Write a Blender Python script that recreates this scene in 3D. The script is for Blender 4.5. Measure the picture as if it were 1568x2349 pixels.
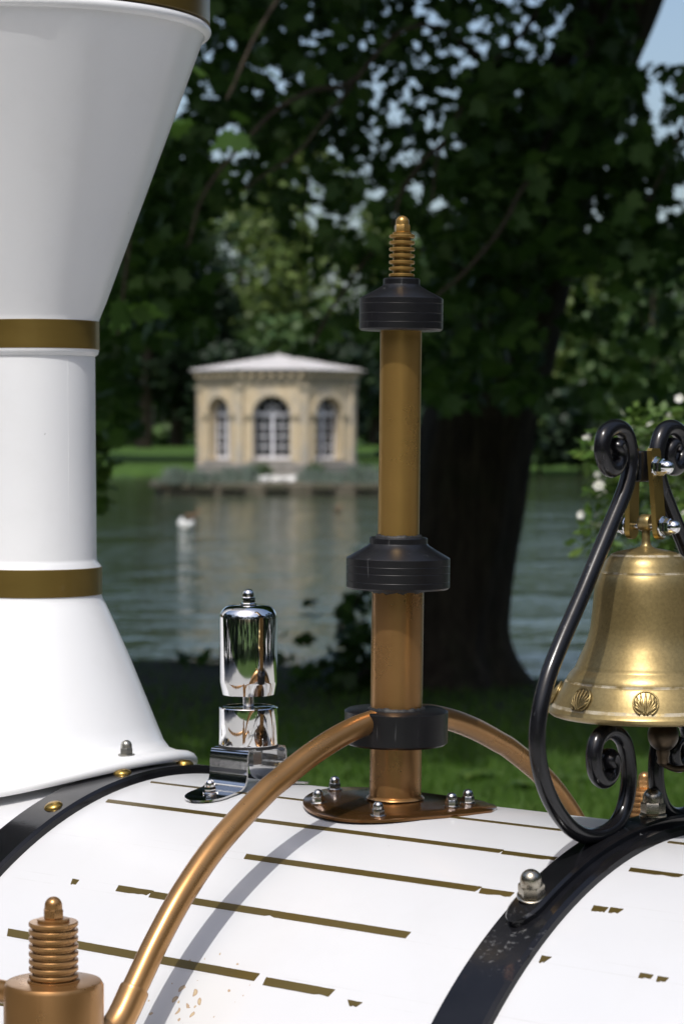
import bpy, math, random
import numpy as np
from mathutils import Vector, Matrix, noise

random.seed(7)
rng = np.random.default_rng(7)
for o in list(bpy.data.objects):
    bpy.data.objects.remove(o, do_unlink=True)
scene = bpy.context.scene
COL = scene.collection

# ------------------------------------------------------------------ camera
EYE = 1.65
PITCH = math.radians(1.84)
cam_data = bpy.data.cameras.new('camera')
cam = bpy.data.objects.new('camera', cam_data)
COL.objects.link(cam)
cam.location = (0, 0, EYE)
cam.rotation_euler = (math.pi / 2 - PITCH, 0, 0)
cam_data.sensor_fit = 'VERTICAL'
cam_data.sensor_height = 36
cam_data.lens = 85
cam_data.clip_start = 0.05
cam_data.clip_end = 3000
cam_data.dof.use_dof = True
cam_data.dof.focus_distance = 2.5
cam_data.dof.aperture_fstop = 9.5
scene.camera = cam

# ------------------------------------------------------------------ sky, sun, exposure
SUN_AZ = math.radians(18)      # sun behind the viewer, a little to the left
SUN_EL = math.radians(58)
SUN = Vector((-math.sin(SUN_AZ) * math.cos(SUN_EL), -math.cos(SUN_AZ) * math.cos(SUN_EL), math.sin(SUN_EL)))
world = bpy.data.worlds.new('World')
scene.world = world
world.use_nodes = True
wn = world.node_tree
bg = wn.nodes['Background']
skyn = wn.nodes.new('ShaderNodeTexSky')
skyn.sky_type = 'NISHITA'
skyn.sun_disc = False
skyn.sun_elevation = SUN_EL
skyn.sun_rotation = math.atan2(SUN.x, SUN.y)
skyn.altitude = 80
skyn.air_density = 1.0
skyn.dust_density = 3.8
skyn.ozone_density = 1.0
wn.links.new(skyn.outputs[0], bg.inputs[0])
bg.inputs[1].default_value = 0.135
sl = bpy.data.lights.new('sun', 'SUN')
sl.energy = 2.5
sl.angle = math.radians(0.55)
sl.color = (1.0, 0.985, 0.955)
so = bpy.data.objects.new('sun', sl)
COL.objects.link(so)
so.rotation_euler = SUN.to_track_quat('Z', 'Y').to_euler()
scene.render.engine = 'CYCLES'
vs = scene.view_settings
vs.view_transform = 'Standard'
vs.look = 'None'
vs.exposure = 0.25
vs.gamma = 1.0
vs.use_curve_mapping = False
scene.cycles.max_bounces = 6
scene.cycles.transparent_max_bounces = 4
scene.cycles.caustics_reflective = False
scene.cycles.caustics_refractive = False

# ------------------------------------------------------------------ helpers
FPX = 85 / 36 * 2349.0


def at(px, py, Y):
    """world point seen at (px, py) of a 1568 x 2349 view, at the distance Y"""
    u = (px - 784) / FPX
    v = -(py - 1174.5) / FPX
    c, s = math.cos(PITCH), math.sin(PITCH)
    d = (u, c + v * s, -s + v * c)
    k = Y / d[1]
    return Vector((d[0] * k, Y, EYE + d[2] * k))


def tag(o, label=None, cat=None, group=None, kind=None):
    if label: o['label'] = label
    if cat: o['category'] = cat
    if group: o['group'] = group
    if kind: o['kind'] = kind
    return o


def empty(name, loc=(0, 0, 0), rz=0.0, parent=None):
    o = bpy.data.objects.new(name, None)
    COL.objects.link(o)
    o.location = loc
    o.rotation_euler = (0, 0, rz)
    o.empty_display_size = 0.1
    if parent: o.parent = parent
    return o


def link(name, me, parent=None, loc=(0, 0, 0), rot=None, scale=None):
    o = bpy.data.objects.new(name, me)
    COL.objects.link(o)
    o.location = loc
    if rot is not None:
        if isinstance(rot, Matrix):
            o.rotation_euler = rot.to_euler()
        else:
            o.rotation_euler = rot
    if scale is not None:
        o.scale = scale if hasattr(scale, '__len__') else (scale,) * 3
    if parent: o.parent = parent
    return o


class MB:
    def __init__(self):
        self.v = []
        self.f = []

    def add(self, vs_, fs_):
        n = len(self.v)
        self.v.extend([tuple(p) for p in vs_])
        self.f.extend([tuple(i + n for i in f) for f in fs_])
        return self

    def box(self, x0, x1, y0, y1, z0, z1, bev=0.0):
        if bev <= 0:
            v = [(x, y, z) for z in (z0, z1) for y in (y0, y1) for x in (x0, x1)]
            f = [(0, 2, 3, 1), (4, 5, 7, 6), (0, 1, 5, 4), (2, 6, 7, 3), (0, 4, 6, 2), (1, 3, 7, 5)]
            return self.add(v, f)
        b = bev
        ring = lambda x0, x1, y0, y1, z: [(x0, y0, z), (x1, y0, z), (x1, y1, z), (x0, y1, z)]
        # octagonal-ish chamfer: inset top and bottom, chamfered verticals
        def oct_(i, z):
            a, c, d, e = x0 + i, x1 - i, y0 + i, y1 - i
            return [(a + b, d, z), (c - b, d, z), (c, d + b, z), (c, e - b, z), (c - b, e, z), (a + b, e, z), (a, e - b, z), (a, d + b, z)]
        v = oct_(b * .6, z0) + oct_(0, z0 + b) + oct_(0, z1 - b) + oct_(b * .6, z1)
        f = []
        for r in range(3):
            for k in range(8):
                f.append((r * 8 + k, r * 8 + (k + 1) % 8, r * 8 + 8 + (k + 1) % 8, r * 8 + 8 + k))
        f.append(tuple(range(7, -1, -1)))
        f.append(tuple(range(24, 32)))
        return self.add(v, f)

    def lathe(self, prof, n=64, origin=(0, 0, 0), mat=None, caps=True):
        """prof: list of (r, z) from bottom to top, about local Z"""
        vs_, fs_ = [], []
        for r, z in prof:
            for k in range(n):
                a = 2 * math.pi * k / n
                p = Vector((r * math.cos(a), r * math.sin(a), z))
                if mat is not None: p = mat @ p
                vs_.append(p + Vector(origin))
        m = len(prof)
        for j in range(m - 1):
            for k in range(n):
                fs_.append((j * n + k, j * n + (k + 1) % n, (j + 1) * n + (k + 1) % n, (j + 1) * n + k))
        if caps:
            fs_.append(tuple(range(n - 1, -1, -1)))
            fs_.append(tuple((m - 1) * n + k for k in range(n)))
        return self.add(vs_, fs_)

    def sweep(self, path, ra, rb=None, n=16, side=None, caps=True):
        """tube along path; ra in-plane radius (list), rb radius along 'side'"""
        P = [Vector(p) for p in path]
        m = len(P)
        if not hasattr(ra, '__len__'): ra = [ra] * m
        if rb is None: rb = ra
        elif not hasattr(rb, '__len__'): rb = [rb] * m
        vs_, fs_ = [], []
        pu = None
        for i in range(m):
            t = (P[min(i + 1, m - 1)] - P[max(i - 1, 0)]).normalized()
            if side is not None:
                w = Vector(side)
                w = (w - t * w.dot(t)).normalized()
                u = w.cross(t).normalized()
            else:
                if pu is None:
                    u = t.orthogonal().normalized()
                else:
                    u = (pu - t * pu.dot(t)).normalized()
                w = t.cross(u)
                pu = u
            for k in range(n):
                a = 2 * math.pi * k / n
                vs_.append(P[i] + u * (ra[i] * math.cos(a)) + w * (rb[i] * math.sin(a)))
        for j in range(m - 1):
            for k in range(n):
                fs_.append((j * n + k, j * n + (k + 1) % n, (j + 1) * n + (k + 1) % n, (j + 1) * n + k))
        if caps:
            fs_.append(tuple(range(n - 1, -1, -1)))
            fs_.append(tuple((m - 1) * n + k for k in range(n)))
        return self.add(vs_, fs_)

    def mesh(self, name, mat=None, smooth=35):
        me = bpy.data.meshes.new(name)
        me.from_pydata([tuple(p) for p in self.v], [], self.f)
        if mat: me.materials.append(mat)
        if smooth:
            me.polygons.foreach_set('use_smooth', [True] * len(me.polygons))
            me.set_sharp_from_angle(angle=math.radians(smooth))
        me.update()
        return me

    def build(self, name, mat, parent=None, smooth=35, loc=(0, 0, 0), rot=None):
        return link(name, self.mesh(name, mat, smooth), parent, loc, rot)


def fixn(me):
    import bmesh
    bm = bmesh.new(); bm.from_mesh(me)
    bmesh.ops.recalc_face_normals(bm, faces=bm.faces)
    bm.to_mesh(me); bm.free()


def mesh_np(name, verts, tris, mat, smooth=False, uvcol=None):
    verts = np.asarray(verts, dtype=np.float32); tris = np.asarray(tris, dtype=np.int32)
    k = tris.shape[1]
    me = bpy.data.meshes.new(name)
    me.vertices.add(len(verts)); me.vertices.foreach_set('co', verts.ravel())
    me.loops.add(tris.size); me.loops.foreach_set('vertex_index', tris.ravel())
    me.polygons.add(len(tris))
    me.polygons.foreach_set('loop_start', np.arange(0, tris.size, k, dtype=np.int32))
    me.polygons.foreach_set('loop_total', np.full(len(tris), k, dtype=np.int32))
    if smooth: me.polygons.foreach_set('use_smooth', np.ones(len(tris), dtype=bool))
    me.materials.append(mat)
    me.update(); me.validate()
    return me


def spline(pts, n):
    """Catmull-Rom through pts"""
    P = [np.array(p, float) for p in pts]
    P = [2 * P[0] - P[1]] + P + [2 * P[-1] - P[-2]]
    out = []
    segs = len(P) - 3
    per = max(2, n // segs)
    for i in range(segs):
        p0, p1, p2, p3 = P[i:i + 4]
        for k in range(per):
            t = k / per
            out.append(.5 * (2 * p1 + (p2 - p0) * t + (2 * p0 - 5 * p1 + 4 * p2 - p3) * t * t + (3 * p1 - p0 - 3 * p2 + p3) * t ** 3))
    out.append(P[-2])
    return out


# ------------------------------------------------------------------ materials
class NT:
    """small node-graph writer"""
    def __init__(self, name):
        self.m = bpy.data.materials.new(name)
        self.m.use_nodes = True
        self.t = self.m.node_tree
        self.b = self.t.nodes['Principled BSDF']
        self.out = self.t.nodes['Material Output']
        self._tc = None

    def n(self, typ, **kw):
        nd = self.t.nodes.new(typ)
        for k, v in kw.items(): setattr(nd, k, v)
        return nd

    def l(self, a, b): self.t.links.new(a, b)

    def obj(self):
        if self._tc is None: self._tc = self.n('ShaderNodeTexCoord')
        return self._tc.outputs['Object']

    def mapping(self, scale=(1, 1, 1), loc=(0, 0, 0)):
        mp = self.n('ShaderNodeMapping')
        self.l(self.obj(), mp.inputs[0])
        mp.inputs['Scale'].default_value = scale
        mp.inputs['Location'].default_value = loc
        return mp.outputs[0]

    def noise(self, scale, detail=4, rough=.6, vec=None, out='Fac'):
        nd = self.n('ShaderNodeTexNoise')
        nd.inputs['Scale'].default_value = scale
        nd.inputs['Detail'].default_value = detail
        nd.inputs['Roughness'].default_value = rough
        self.l(vec if vec is not None else self.obj(), nd.inputs['Vector'])
        return nd.outputs[out]

    def ramp(self, fac, stops):
        r = self.n('ShaderNodeValToRGB')
        e = r.color_ramp.elements
        while len(e) < len(stops): e.new(.5)
        for i, (p, c) in enumerate(stops):
            e[i].position = p
            e[i].color = c if len(c) == 4 else (*c, 1)
        self.l(fac, r.inputs[0])
        return r.outputs[0]

    def math(self, op, a, b=None, c=None, clamp=False):
        nd = self.n('ShaderNodeMath', operation=op, use_clamp=clamp)
        for i, x in enumerate((a, b, c)):
            if x is None: continue
            if isinstance(x, (int, float)): nd.inputs[i].default_value = x
            else: self.l(x, nd.inputs[i])
        return nd.outputs[0]

    def mix(self, fac, a, b):
        nd = self.n('ShaderNodeMix', data_type='RGBA')
        for s, x in ((nd.inputs[0], fac), (nd.inputs[6], a), (nd.inputs[7], b)):
            if isinstance(x, (int, float)): s.default_value = x
            elif isinstance(x, tuple): s.default_value = x if len(x) == 4 else (*x, 1)
            else: self.l(x, s)
        return nd.outputs[2]

    def bump(self, h, strength=.2, dist=.01):
        bp = self.n('ShaderNodeBump')
        bp.inputs['Strength'].default_value = strength
        bp.inputs['Distance'].default_value = dist
        self.l(h, bp.inputs['Height'])
        self.l(bp.outputs[0], self.b.inputs['Normal'])

    def set(self, base=None, rough=None, metal=None, spec=None, coat=None, coat_r=None, **kw):
        for key, val in (('Base Color', base), ('Roughness', rough), ('Metallic', metal), ('Specular IOR Level', spec), ('Coat Weight', coat), ('Coat Roughness', coat_r)):
            if val is None: continue
            s = self.b.inputs[key]
            if isinstance(val, (int, float)): s.default_value = val
            elif isinstance(val, tuple): s.default_value = val if len(val) == 4 else (*val, 1)
            else: self.l(val, s)
        return self


M = {}


def mat_white(name, boiler=False):
    t = NT(name)
    big = t.noise(3.0, 3, .5)
    w0, w1 = ((.585, .592, .608), (.635, .636, .642)) if boiler else ((.735, .745, .76), (.775, .78, .785))
    base = t.ramp(big, [(.3, w0), (.7, w1)])
    # small dark chips and scuffs in the paint
    vo = t.n('ShaderNodeTexVoronoi'); vo.inputs['Scale'].default_value = 34
    vo.inputs['Randomness'].default_value = 1.0
    dn = t.noise(90, 2, .5, out='Color')
    vm = t.n('ShaderNodeVectorMath', operation='MULTIPLY_ADD')
    t.l(dn, vm.inputs[0]); vm.inputs[1].default_value = (.012, .012, .012); t.l(t.obj(), vm.inputs[2])
    t.l(vm.outputs[0], vo.inputs['Vector'])
    spot = t.math('LESS_THAN', vo.outputs['Distance'], .045)
    gate = t.math('GREATER_THAN', t.noise(9, 2, .5), .60)
    chip = t.math('MULTIPLY', spot, gate)
    base = t.mix(t.math('MULTIPLY', chip, .55), base, (.16, .16, .15))
    # faint grime film
    gr = t.ramp(t.noise(14, 6, .7), [(.5, (0, 0, 0)), (.8, (1, 1, 1))])
    base = t.mix(t.math('MULTIPLY', gr, .09), base, (.42, .40, .36))
    if boiler:
        # grey glue lines left where the pinstripe tape has peeled off
        sep = t.n('ShaderNodeSeparateXYZ'); t.l(t.obj(), sep.inputs[0])
        ny = t.math('MULTIPLY', sep.outputs[1], -1)
        zz = t.math('SUBTRACT', sep.outputs[2], .778)
        th = t.math('ARCTAN2', ny, zz)
        thd = t.math('MULTIPLY', th, 180 / math.pi)
        line = None
        for d0 in (13.7, 22.7, 32.1, 41.4, 50.6):
            a = t.math('ABSOLUTE', t.math('SUBTRACT', thd, d0))
            b1 = t.math('COMPARE', a, .72, .09)
            line = b1 if line is None else t.math('ADD', line, b1)
        nz = t.ramp(t.noise(26, 5, .7, vec=t.mapping((.5, 1, 1))), [(.42, (0, 0, 0)), (.65, (1, 1, 1))])
        base = t.mix(t.math('MULTIPLY', t.math('MULTIPLY', line, nz), .18), base, (.35, .34, .31))
        # rust drips on the flank below the pipe
        dv = t.n('ShaderNodeVectorMath', operation='DISTANCE')
        t.l(t.obj(), dv.inputs[0]); dv.inputs[1].default_value = (.088, -.345, 1.112)
        near = t.ramp(dv.outputs['Value'], [(.022, (1, 1, 1)), (.074, (0, 0, 0))])
        v2 = t.n('ShaderNodeTexVoronoi'); v2.inputs['Scale'].default_value = 84
        dn2 = t.noise(70, 2, .5, out='Color')
        vm2 = t.n('ShaderNodeVectorMath', operation='MULTIPLY_ADD')
        t.l(dn2, vm2.inputs[0]); vm2.inputs[1].default_value = (.014, .014, .014); t.l(t.mapping((1.25, 1, 1)), vm2.inputs[2])
        t.l(vm2.outputs[0], v2.inputs['Vector'])
        sepc = t.n('ShaderNodeSeparateXYZ'); t.l(v2.outputs['Color'], sepc.inputs[0])
        rad = t.math('MULTIPLY', t.math('MULTIPLY', t.math('POWER', sepc.outputs[0], 1.3), .40), near)
        rs = t.math('LESS_THAN', v2.outputs['Distance'], rad)
        rim = t.ramp(t.math('DIVIDE', v2.outputs['Distance'], t.math('ADD', rad, .0001)), [(.4, (.50, .36, .16)), (1, (.33, .17, .05))])
        base = t.mix(t.math('MULTIPLY', near, .10), base, (.66, .58, .40))
        base = t.mix(t.math('MULTIPLY', rs, .8), base, rim)
    rg = t.ramp(t.noise(11, 4, .6), [(.3, (.28, .28, .28)), (.7, (.40, .40, .40))])
    t.set(base=base, rough=rg, spec=.5, coat=.25, coat_r=.12)
    t.bump(t.noise(5, 2, .5), .05, .004)
    return t.m


M['white'] = mat_white('white_paint')
M['boiler'] = mat_white('white_boiler_paint', True)


def mat_metal(name, c1, c2, rough=(.3, .42), metal=.9, scale=30, coat=0, bump=0.03, scratch=True):
    t = NT(name)
    base = t.ramp(t.noise(scale * .35, 5, .65), [(.3, c1), (.72, c2)])
    if scratch:
        sc = t.noise(160, 2, .5, vec=t.mapping((1, 1, .06)))
        sm = t.ramp(sc, [(.66, (0, 0, 0)), (.74, (1, 1, 1))])
        base = t.mix(t.math('MULTIPLY', sm, .06), base, tuple(min(1, x * 1.7) for x in c2))
    rg = t.ramp(t.noise(scale, 4, .6), [(.3, (rough[0],) * 3), (.7, (rough[1],) * 3)])
    t.set(base=base, rough=rg, metal=metal, coat=coat, coat_r=.15)
    t.bump(t.noise(scale * 4, 3, .6), bump, .002)
    return t.m


M['bronze'] = mat_metal('bronze_paint', (.37, .220, .063), (.44, .265, .080), (.26, .34), .73, coat=.05, scale=18, bump=.012)
M['copper'] = mat_metal('copper_brown_paint', (.36, .192, .070), (.43, .235, .092), (.24, .33), .75, coat=.1, scale=18, bump=.015)
M['brown_plate'] = mat_metal('brown_lacquered_plate', (.19, .088, .028), (.27, .13, .045), (.14, .24), .85, coat=.5)
M['chrome'] = mat_metal('chrome', (.80, .80, .80), (.86, .86, .86), (.03, .07), 1.0, bump=.004, scratch=False)
M['steel'] = mat_metal('stainless_steel', (.52, .52, .52), (.62, .61, .60), (.14, .24), 1.0, scratch=False)
M['polished'] = mat_metal('polished_steel_sheet', (.58, .58, .58), (.70, .70, .70), (.07, .15), 1.0, scale=18, bump=.05, scratch=False)
M['zinc'] = mat_metal('dull_zinc', (.30, .29, .26), (.38, .37, .33), (.30, .42), .9, scratch=False)
M['nickel'] = mat_metal('aged_nickel', (.36, .33, .27), (.46, .42, .34), (.22, .34), 1.0, scratch=False)


def mat_bell():
    t = NT('aged_bell_brass')
    n1 = t.noise(9, 5, .65)
    base = t.ramp(n1, [(.28, (.29, .215, .088)), (.72, (.40, .300, .130))])
    fine = t.ramp(t.noise(300, 3, .7), [(.35, (.8, .8, .8)), (.7, (1.05, 1.05, 1.05))])
    mm = t.n('ShaderNodeMix', data_type='RGBA', blend_type='MULTIPLY'); mm.inputs[0].default_value = 1
    t.l(base, mm.inputs[6]); t.l(fine, mm.inputs[7])
    # grey polish residue caught in the grooves and above the lip
    sep = t.n('ShaderNodeSeparateXYZ'); t.l(t.obj(), sep.inputs[0])
    z = sep.outputs[2]
    res = None
    for z0, w in ((.1704, .0010), (.1537, .0010), (.0477, .0011), (.0240, .0016)):
        g = t.math('COMPARE', z, z0, w)
        res = g if res is None else t.math('ADD', res, g)
    rn = t.ramp(t.noise(70, 5, .7), [(.38, (0, 0, 0)), (.58, (1, 1, 1))])
    rf = t.math('MULTIPLY', res, rn, clamp=True)
    base2 = t.mix(t.math('MULTIPLY', rf, .42), mm.outputs[2], (.50, .50, .47))
    rg = t.ramp(t.noise(22, 5, .6), [(.3, (.30, .30, .30)), (.7, (.42, .42, .42))])
    t.set(base=base2, rough=t.math('ADD', rg, t.math('MULTIPLY', rf, .3)), metal=t.math('SUBTRACT', .72, t.math('MULTIPLY', rf, .5)))
    t.bump(t.noise(420, 2, .6), .05, .001)
    return t.m


M['bell'] = mat_bell()
M['brass'] = mat_metal('brass_plate', (.36, .245, .07), (.46, .32, .10), (.26, .38), .92)
M['rivet_gold'] = mat_metal('gold_rivet', (.34, .215, .05), (.44, .29, .075), (.22, .3), .92, scratch=False)


def mat_gold_tape(name, c1, c2, metal=.55, rough=.36):
    t = NT(name)
    base = t.ramp(t.noise(6, 4, .6, vec=t.mapping((1, 1, 4))), [(.3, c1), (.7, c2)])
    t.set(base=base, rough=rough, metal=metal, coat=.1)
    return t.m


M['tape'] = mat_gold_tape('gold_olive_tape', (.125, .088, .022), (.165, .118, .032))
M['band'] = mat_gold_tape('gold_band', (.175, .115, .026), (.215, .145, .036), .6, .34)


def mat_black(name, rough=.14, worn=False):
    t = NT(name)
    base = t.ramp(t.noise(20, 5, .6), [(.3, (.005, .005, .006)), (.75, (.010, .010, .012))])
    rg = t.ramp(t.noise(15, 5, .65), [(.3, (rough, rough, rough)), (.75, (rough + .12,) * 3)])
    if worn:
        # pale scratches rubbed through the paint
        sc = t.noise(150, 4, .7, vec=t.mapping((.9, .45, 1.5)))
        sm = t.ramp(sc, [(.57, (0, 0, 0)), (.70, (1, 1, 1))])
        dv = t.n('ShaderNodeVectorMath', operation='DISTANCE')
        t.l(t.obj(), dv.inputs[0]); dv.inputs[1].default_value = (.392, -.262, 1.198)
        ne = t.ramp(dv.outputs['Value'], [(.012, (1, 1, 1)), (.048, (0, 0, 0))])
        f = t.math('MULTIPLY', sm, ne)
        sp = t.n('ShaderNodeTexVoronoi'); sp.inputs['Scale'].default_value = 70
        t.l(t.obj(), sp.inputs['Vector'])
        s2 = t.math('MULTIPLY', t.math('LESS_THAN', sp.outputs['Distance'], .09), t.math('GREATER_THAN', t.noise(12, 2, .5), .60))
        f2 = t.math('MAXIMUM', t.math('MULTIPLY', f, .22), t.math('MULTIPLY', s2, .3))
        base = t.mix(f2, base, (.62, .62, .62))
        ru = t.ramp(t.noise(18, 5, .7), [(.64, (0, 0, 0)), (.74, (1, 1, 1))])
        base = t.mix(t.math('MULTIPLY', ru, .3), base, (.11, .055, .03))
    else:
        sc = t.noise(220, 2, .5, vec=t.mapping((1, 1, .08)))
        sm = t.ramp(sc, [(.69, (0, 0, 0)), (.75, (1, 1, 1))])
        base = t.mix(t.math('MULTIPLY', sm, .12), base, (.30, .30, .31))
    t.set(base=base, rough=rg, spec=.42)
    t.bump(t.noise(60, 4, .6), .06, .002)
    return t.m


M['black'] = mat_black('black_gloss_paint', .15)
M['black_strap'] = mat_black('black_worn_strap', .10, True)
M['black_plastic'] = mat_black('black_turned_plastic', .30)
M['rubber'] = NT('black_rubber').set(base=(.012, .012, .012), rough=.6).m


def mat_leaf(name, c1, c2, c3, trans=.35, rough=.5, spec=.25):
    t = NT(name)
    oi = t.n('ShaderNodeNewGeometry')
    rnd = oi.outputs['Random Per Island']
    base = t.ramp(rnd, [(0, c1), (.55, c2), (1, c3)])
    t.set(base=base, rough=rough, spec=spec)
    tr = t.n('ShaderNodeBsdfTranslucent')
    t.l(t.mix(.35, base, (c3[0] * 1.2, c3[1] * 1.35, c3[2] * .6)), tr.inputs[0])
    mx = t.n('ShaderNodeMixShader'); mx.inputs[0].default_value = trans
    t.l(t.b.outputs[0], mx.inputs[1]); t.l(tr.outputs[0], mx.inputs[2])
    t.l(mx.outputs[0], t.out.inputs[0])
    return t.m


M['maple'] = mat_leaf('maple_leaf', (.022, .052, .011), (.037, .080, .016), (.066, .124, .026), .34)
M['shrub'] = mat_leaf('shrub_leaf', (.050, .105, .020), (.080, .150, .028), (.120, .185, .040), .35)
M['petal'] = mat_leaf('white_petal', (.70, .68, .58), (.78, .77, .70), (.80, .80, .76), .30)
M['far_green'] = mat_leaf('far_green_foliage', (.038, .078, .028), (.063, .115, .038), (.095, .145, .043), .25)
M['far_yellow'] = mat_leaf('far_yellow_green_foliage', (.064, .104, .024), (.100, .148, .036), (.132, .178, .046), .25)
M['far_blue'] = mat_leaf('far_blue_green_foliage', (.038, .076, .044), (.056, .105, .060), (.076, .128, .070), .22)
M['far_dark'] = mat_leaf('shade_dark_foliage', (.010, .022, .011), (.018, .034, .016), (.028, .048, .020), .12)  # very deep green stands in for the shade over these trees
M['reed'] = mat_leaf('reed_leaf', (.10, .14, .10), (.16, .20, .17), (.20, .23, .20), .25)
M['grass'] = mat_leaf('grass_blade', (.045, .105, .012), (.070, .150, .018), (.105, .180, .028), .40)


def mat_bark():
    t = NT('bark')
    base = t.ramp(t.noise(7, 7, .7, vec=t.mapping((2.2, 2.2, .35))), [(.3, (.026, .021, .015)), (.55, (.070, .056, .040)), (.8, (.13, .108, .078))])
    gm = t.ramp(t.noise(2.5, 4, .6), [(.52, (0, 0, 0)), (.68, (1, 1, 1))])
    base = t.mix(t.math('MULTIPLY', gm, .35), base, (.030, .045, .014))
    t.set(base=base, rough=.9, spec=.2)
    t.bump(t.noise(9, 7, .75, vec=t.mapping((2.5, 2.5, .3))), .9, .06)
    return t.m


M['bark'] = mat_bark()


def mat_ground():
    t = NT('lawn_ground')
    base = t.ramp(t.noise(1.1, 6, .65), [(.3, (.030, .062, .010)), (.55, (.048, .098, .014)), (.8, (.075, .120, .024))])
    g = t.n('ShaderNodeNewGeometry')
    sp = t.n('ShaderNodeSeparateXYZ'); t.l(g.outputs['Position'], sp.inputs[0])
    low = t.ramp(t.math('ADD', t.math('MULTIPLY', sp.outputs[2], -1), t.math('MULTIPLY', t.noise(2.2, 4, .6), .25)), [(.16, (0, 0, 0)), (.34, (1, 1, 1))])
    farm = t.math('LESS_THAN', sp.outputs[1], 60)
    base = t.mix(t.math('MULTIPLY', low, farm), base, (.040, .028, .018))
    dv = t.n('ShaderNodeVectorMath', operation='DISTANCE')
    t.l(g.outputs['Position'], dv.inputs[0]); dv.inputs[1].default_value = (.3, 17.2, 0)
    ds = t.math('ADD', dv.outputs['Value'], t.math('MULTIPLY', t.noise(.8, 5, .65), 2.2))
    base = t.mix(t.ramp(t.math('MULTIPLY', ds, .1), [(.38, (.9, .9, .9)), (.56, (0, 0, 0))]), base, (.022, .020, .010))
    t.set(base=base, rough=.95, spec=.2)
    t.bump(t.noise(14, 5, .7), .6, .05)
    return t.m


M['ground'] = mat_ground()


def mat_water():
    t = NT('lake_water')
    n1 = t.noise(.85, 4, .6, vec=t.mapping((.8, 1.0, 1)))
    n2 = t.noise(4.0, 2, .5, vec=t.mapping((.8, 1.0, 1), (3, 7, 0)))
    n3 = t.noise(.09, 3, .5, vec=t.mapping((1, 1.6, 1), (9, 2, 0)))
    amp = t.ramp(n3, [(.35, (.5, .5, .5)), (.65, (1, 1, 1))])
    n4 = t.noise(.42, 2, .5, vec=t.mapping((1.9, 1.0, 1), (1, 5, 0)))
    h = t.math('MULTIPLY', t.math('ADD', t.math('MULTIPLY', n4, 1.2), t.math('ADD', n1, t.math('MULTIPLY', n2, .22))), amp)
    t.set(base=(.034, .048, .020), rough=.07, spec=.5)
    t.b.inputs['IOR'].default_value = 1.33
    t.bump(h, .7, .15)
    return t.m


M['water'] = mat_water()


def mat_stone(name, c1, c2, stain, st=.5, sc=2.2):
    t = NT(name)
    base = t.ramp(t.noise(sc, 6, .65), [(.28, c1), (.7, c2)])
    sf = t.ramp(t.noise(.9, 5, .65, vec=t.mapping((1, 1, .7), (4, 1, 3))), [(.50, (0, 0, 0)), (.66, (1, 1, 1))])
    base = t.mix(t.math('MULTIPLY', sf, st), base, stain)
    t.set(base=base, rough=.85, spec=.25)
    t.bump(t.noise(9, 5, .7), .4, .03)
    return t.m


M['limestone'] = mat_stone('ochre_limestone', (.47, .375, .235), (.58, .49, .345), (.33, .32, .295), .7)
M['cornice_stone'] = mat_stone('grey_weathered_limestone', (.27, .23, .16), (.38, .33, .235), (.20, .19, .165), .6)
M['plinth_stone'] = mat_stone('grey_plinth_stone', (.20, .185, .16), (.30, .28, .25), (.13, .13, .12), .6)
M['quay_stone'] = mat_stone('dark_wet_quay_stone', (.070, .062, .045), (.13, .115, .085), (.045, .055, .030), .6)
M['lead_roof'] = mat_stone('pale_lead_roof', (.46, .44, .425), (.56, .535, .52), (.38, .36, .34), .5, 1.6)
M['frame_white'] = NT('pale_window_paint').set(base=(.62, .62, .66), rough=.5).m
M['glass'] = NT('dark_window_glass').set(base=(.012, .014, .016), rough=.08, spec=.5).m
M['interior'] = NT('dark_interior').set(base=(.03, .028, .025), rough=.9).m
M['feather'] = NT('white_feathers').set(base=(.80, .79, .76), rough=.75).m
M['duck'] = NT('brown_feathers').set(base=(.15, .09, .05), rough=.8).m
M['beak'] = NT('orange_beak').set(base=(.55, .20, .04), rough=.5).m
M['tyre'] = NT('tyre_rubber').set(base=(.02, .02, .02), rough=.85).m
M['dandelion'] = NT('yellow_petals').set(base=(.70, .50, .03), rough=.7).m

# ================================================================== SETTING
ZW = -0.9


def smooth01(t):
    t = np.clip(t, 0, 1)
    return t * t * (3 - 2 * t)


def near_edge(x):
    return 16.9 - .42 * x + .35 * np.sin(x * 1.7 + .5) + .18 * np.sin(x * 4.3)


xs = np.unique(np.concatenate([np.linspace(-1200, -60, 20), np.linspace(-60, -8, 30), np.linspace(-8, 8, 90), np.linspace(8, 60, 30), np.linspace(60, 1200, 20)]))
ys = np.unique(np.concatenate([np.linspace(-1200, -20, 16), np.linspace(-20, 8, 20), np.linspace(8, 26, 90), np.linspace(26, 140, 30), np.linspace(140, 175, 40), np.linspace(175, 400, 30), np.linspace(400, 2200, 12)]))
X, Y = np.meshgrid(xs, ys)
e = near_edge(np.clip(X, -30, 30))
far_e = 150 + .06 * X + 2.0 * np.sin(X * .11) + 1.0 * np.sin(X * .33)
Z = np.zeros_like(X)
Z += .05 * np.sin(X * .9 + Y * .5) * (np.abs(X) < 40) * (Y > 9) * (Y < 60)
Z = Z - 2.4 * smooth01((Y - e + .1) / 1.6)
rise = smooth01((Y - far_e) / 3.5)
Z = Z + rise * (1.75 + .012 * np.clip(Y - 155, 0, 200))
Z = np.where(np.abs(X) > 140, np.maximum(Z, 0.0), Z)
V = np.stack([X, Y, Z], -1).reshape(-1, 3)
nx, ny_ = len(xs), len(ys)
I = np.arange(nx * ny_).reshape(ny_, nx)
Q = np.stack([I[:-1, :-1], I[:-1, 1:], I[1:, 1:], I[1:, :-1]], -1).reshape(-1, 4)
tag(link('ground', mesh_np('ground', V, Q, M['ground'], True)), kind='structure')
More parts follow.
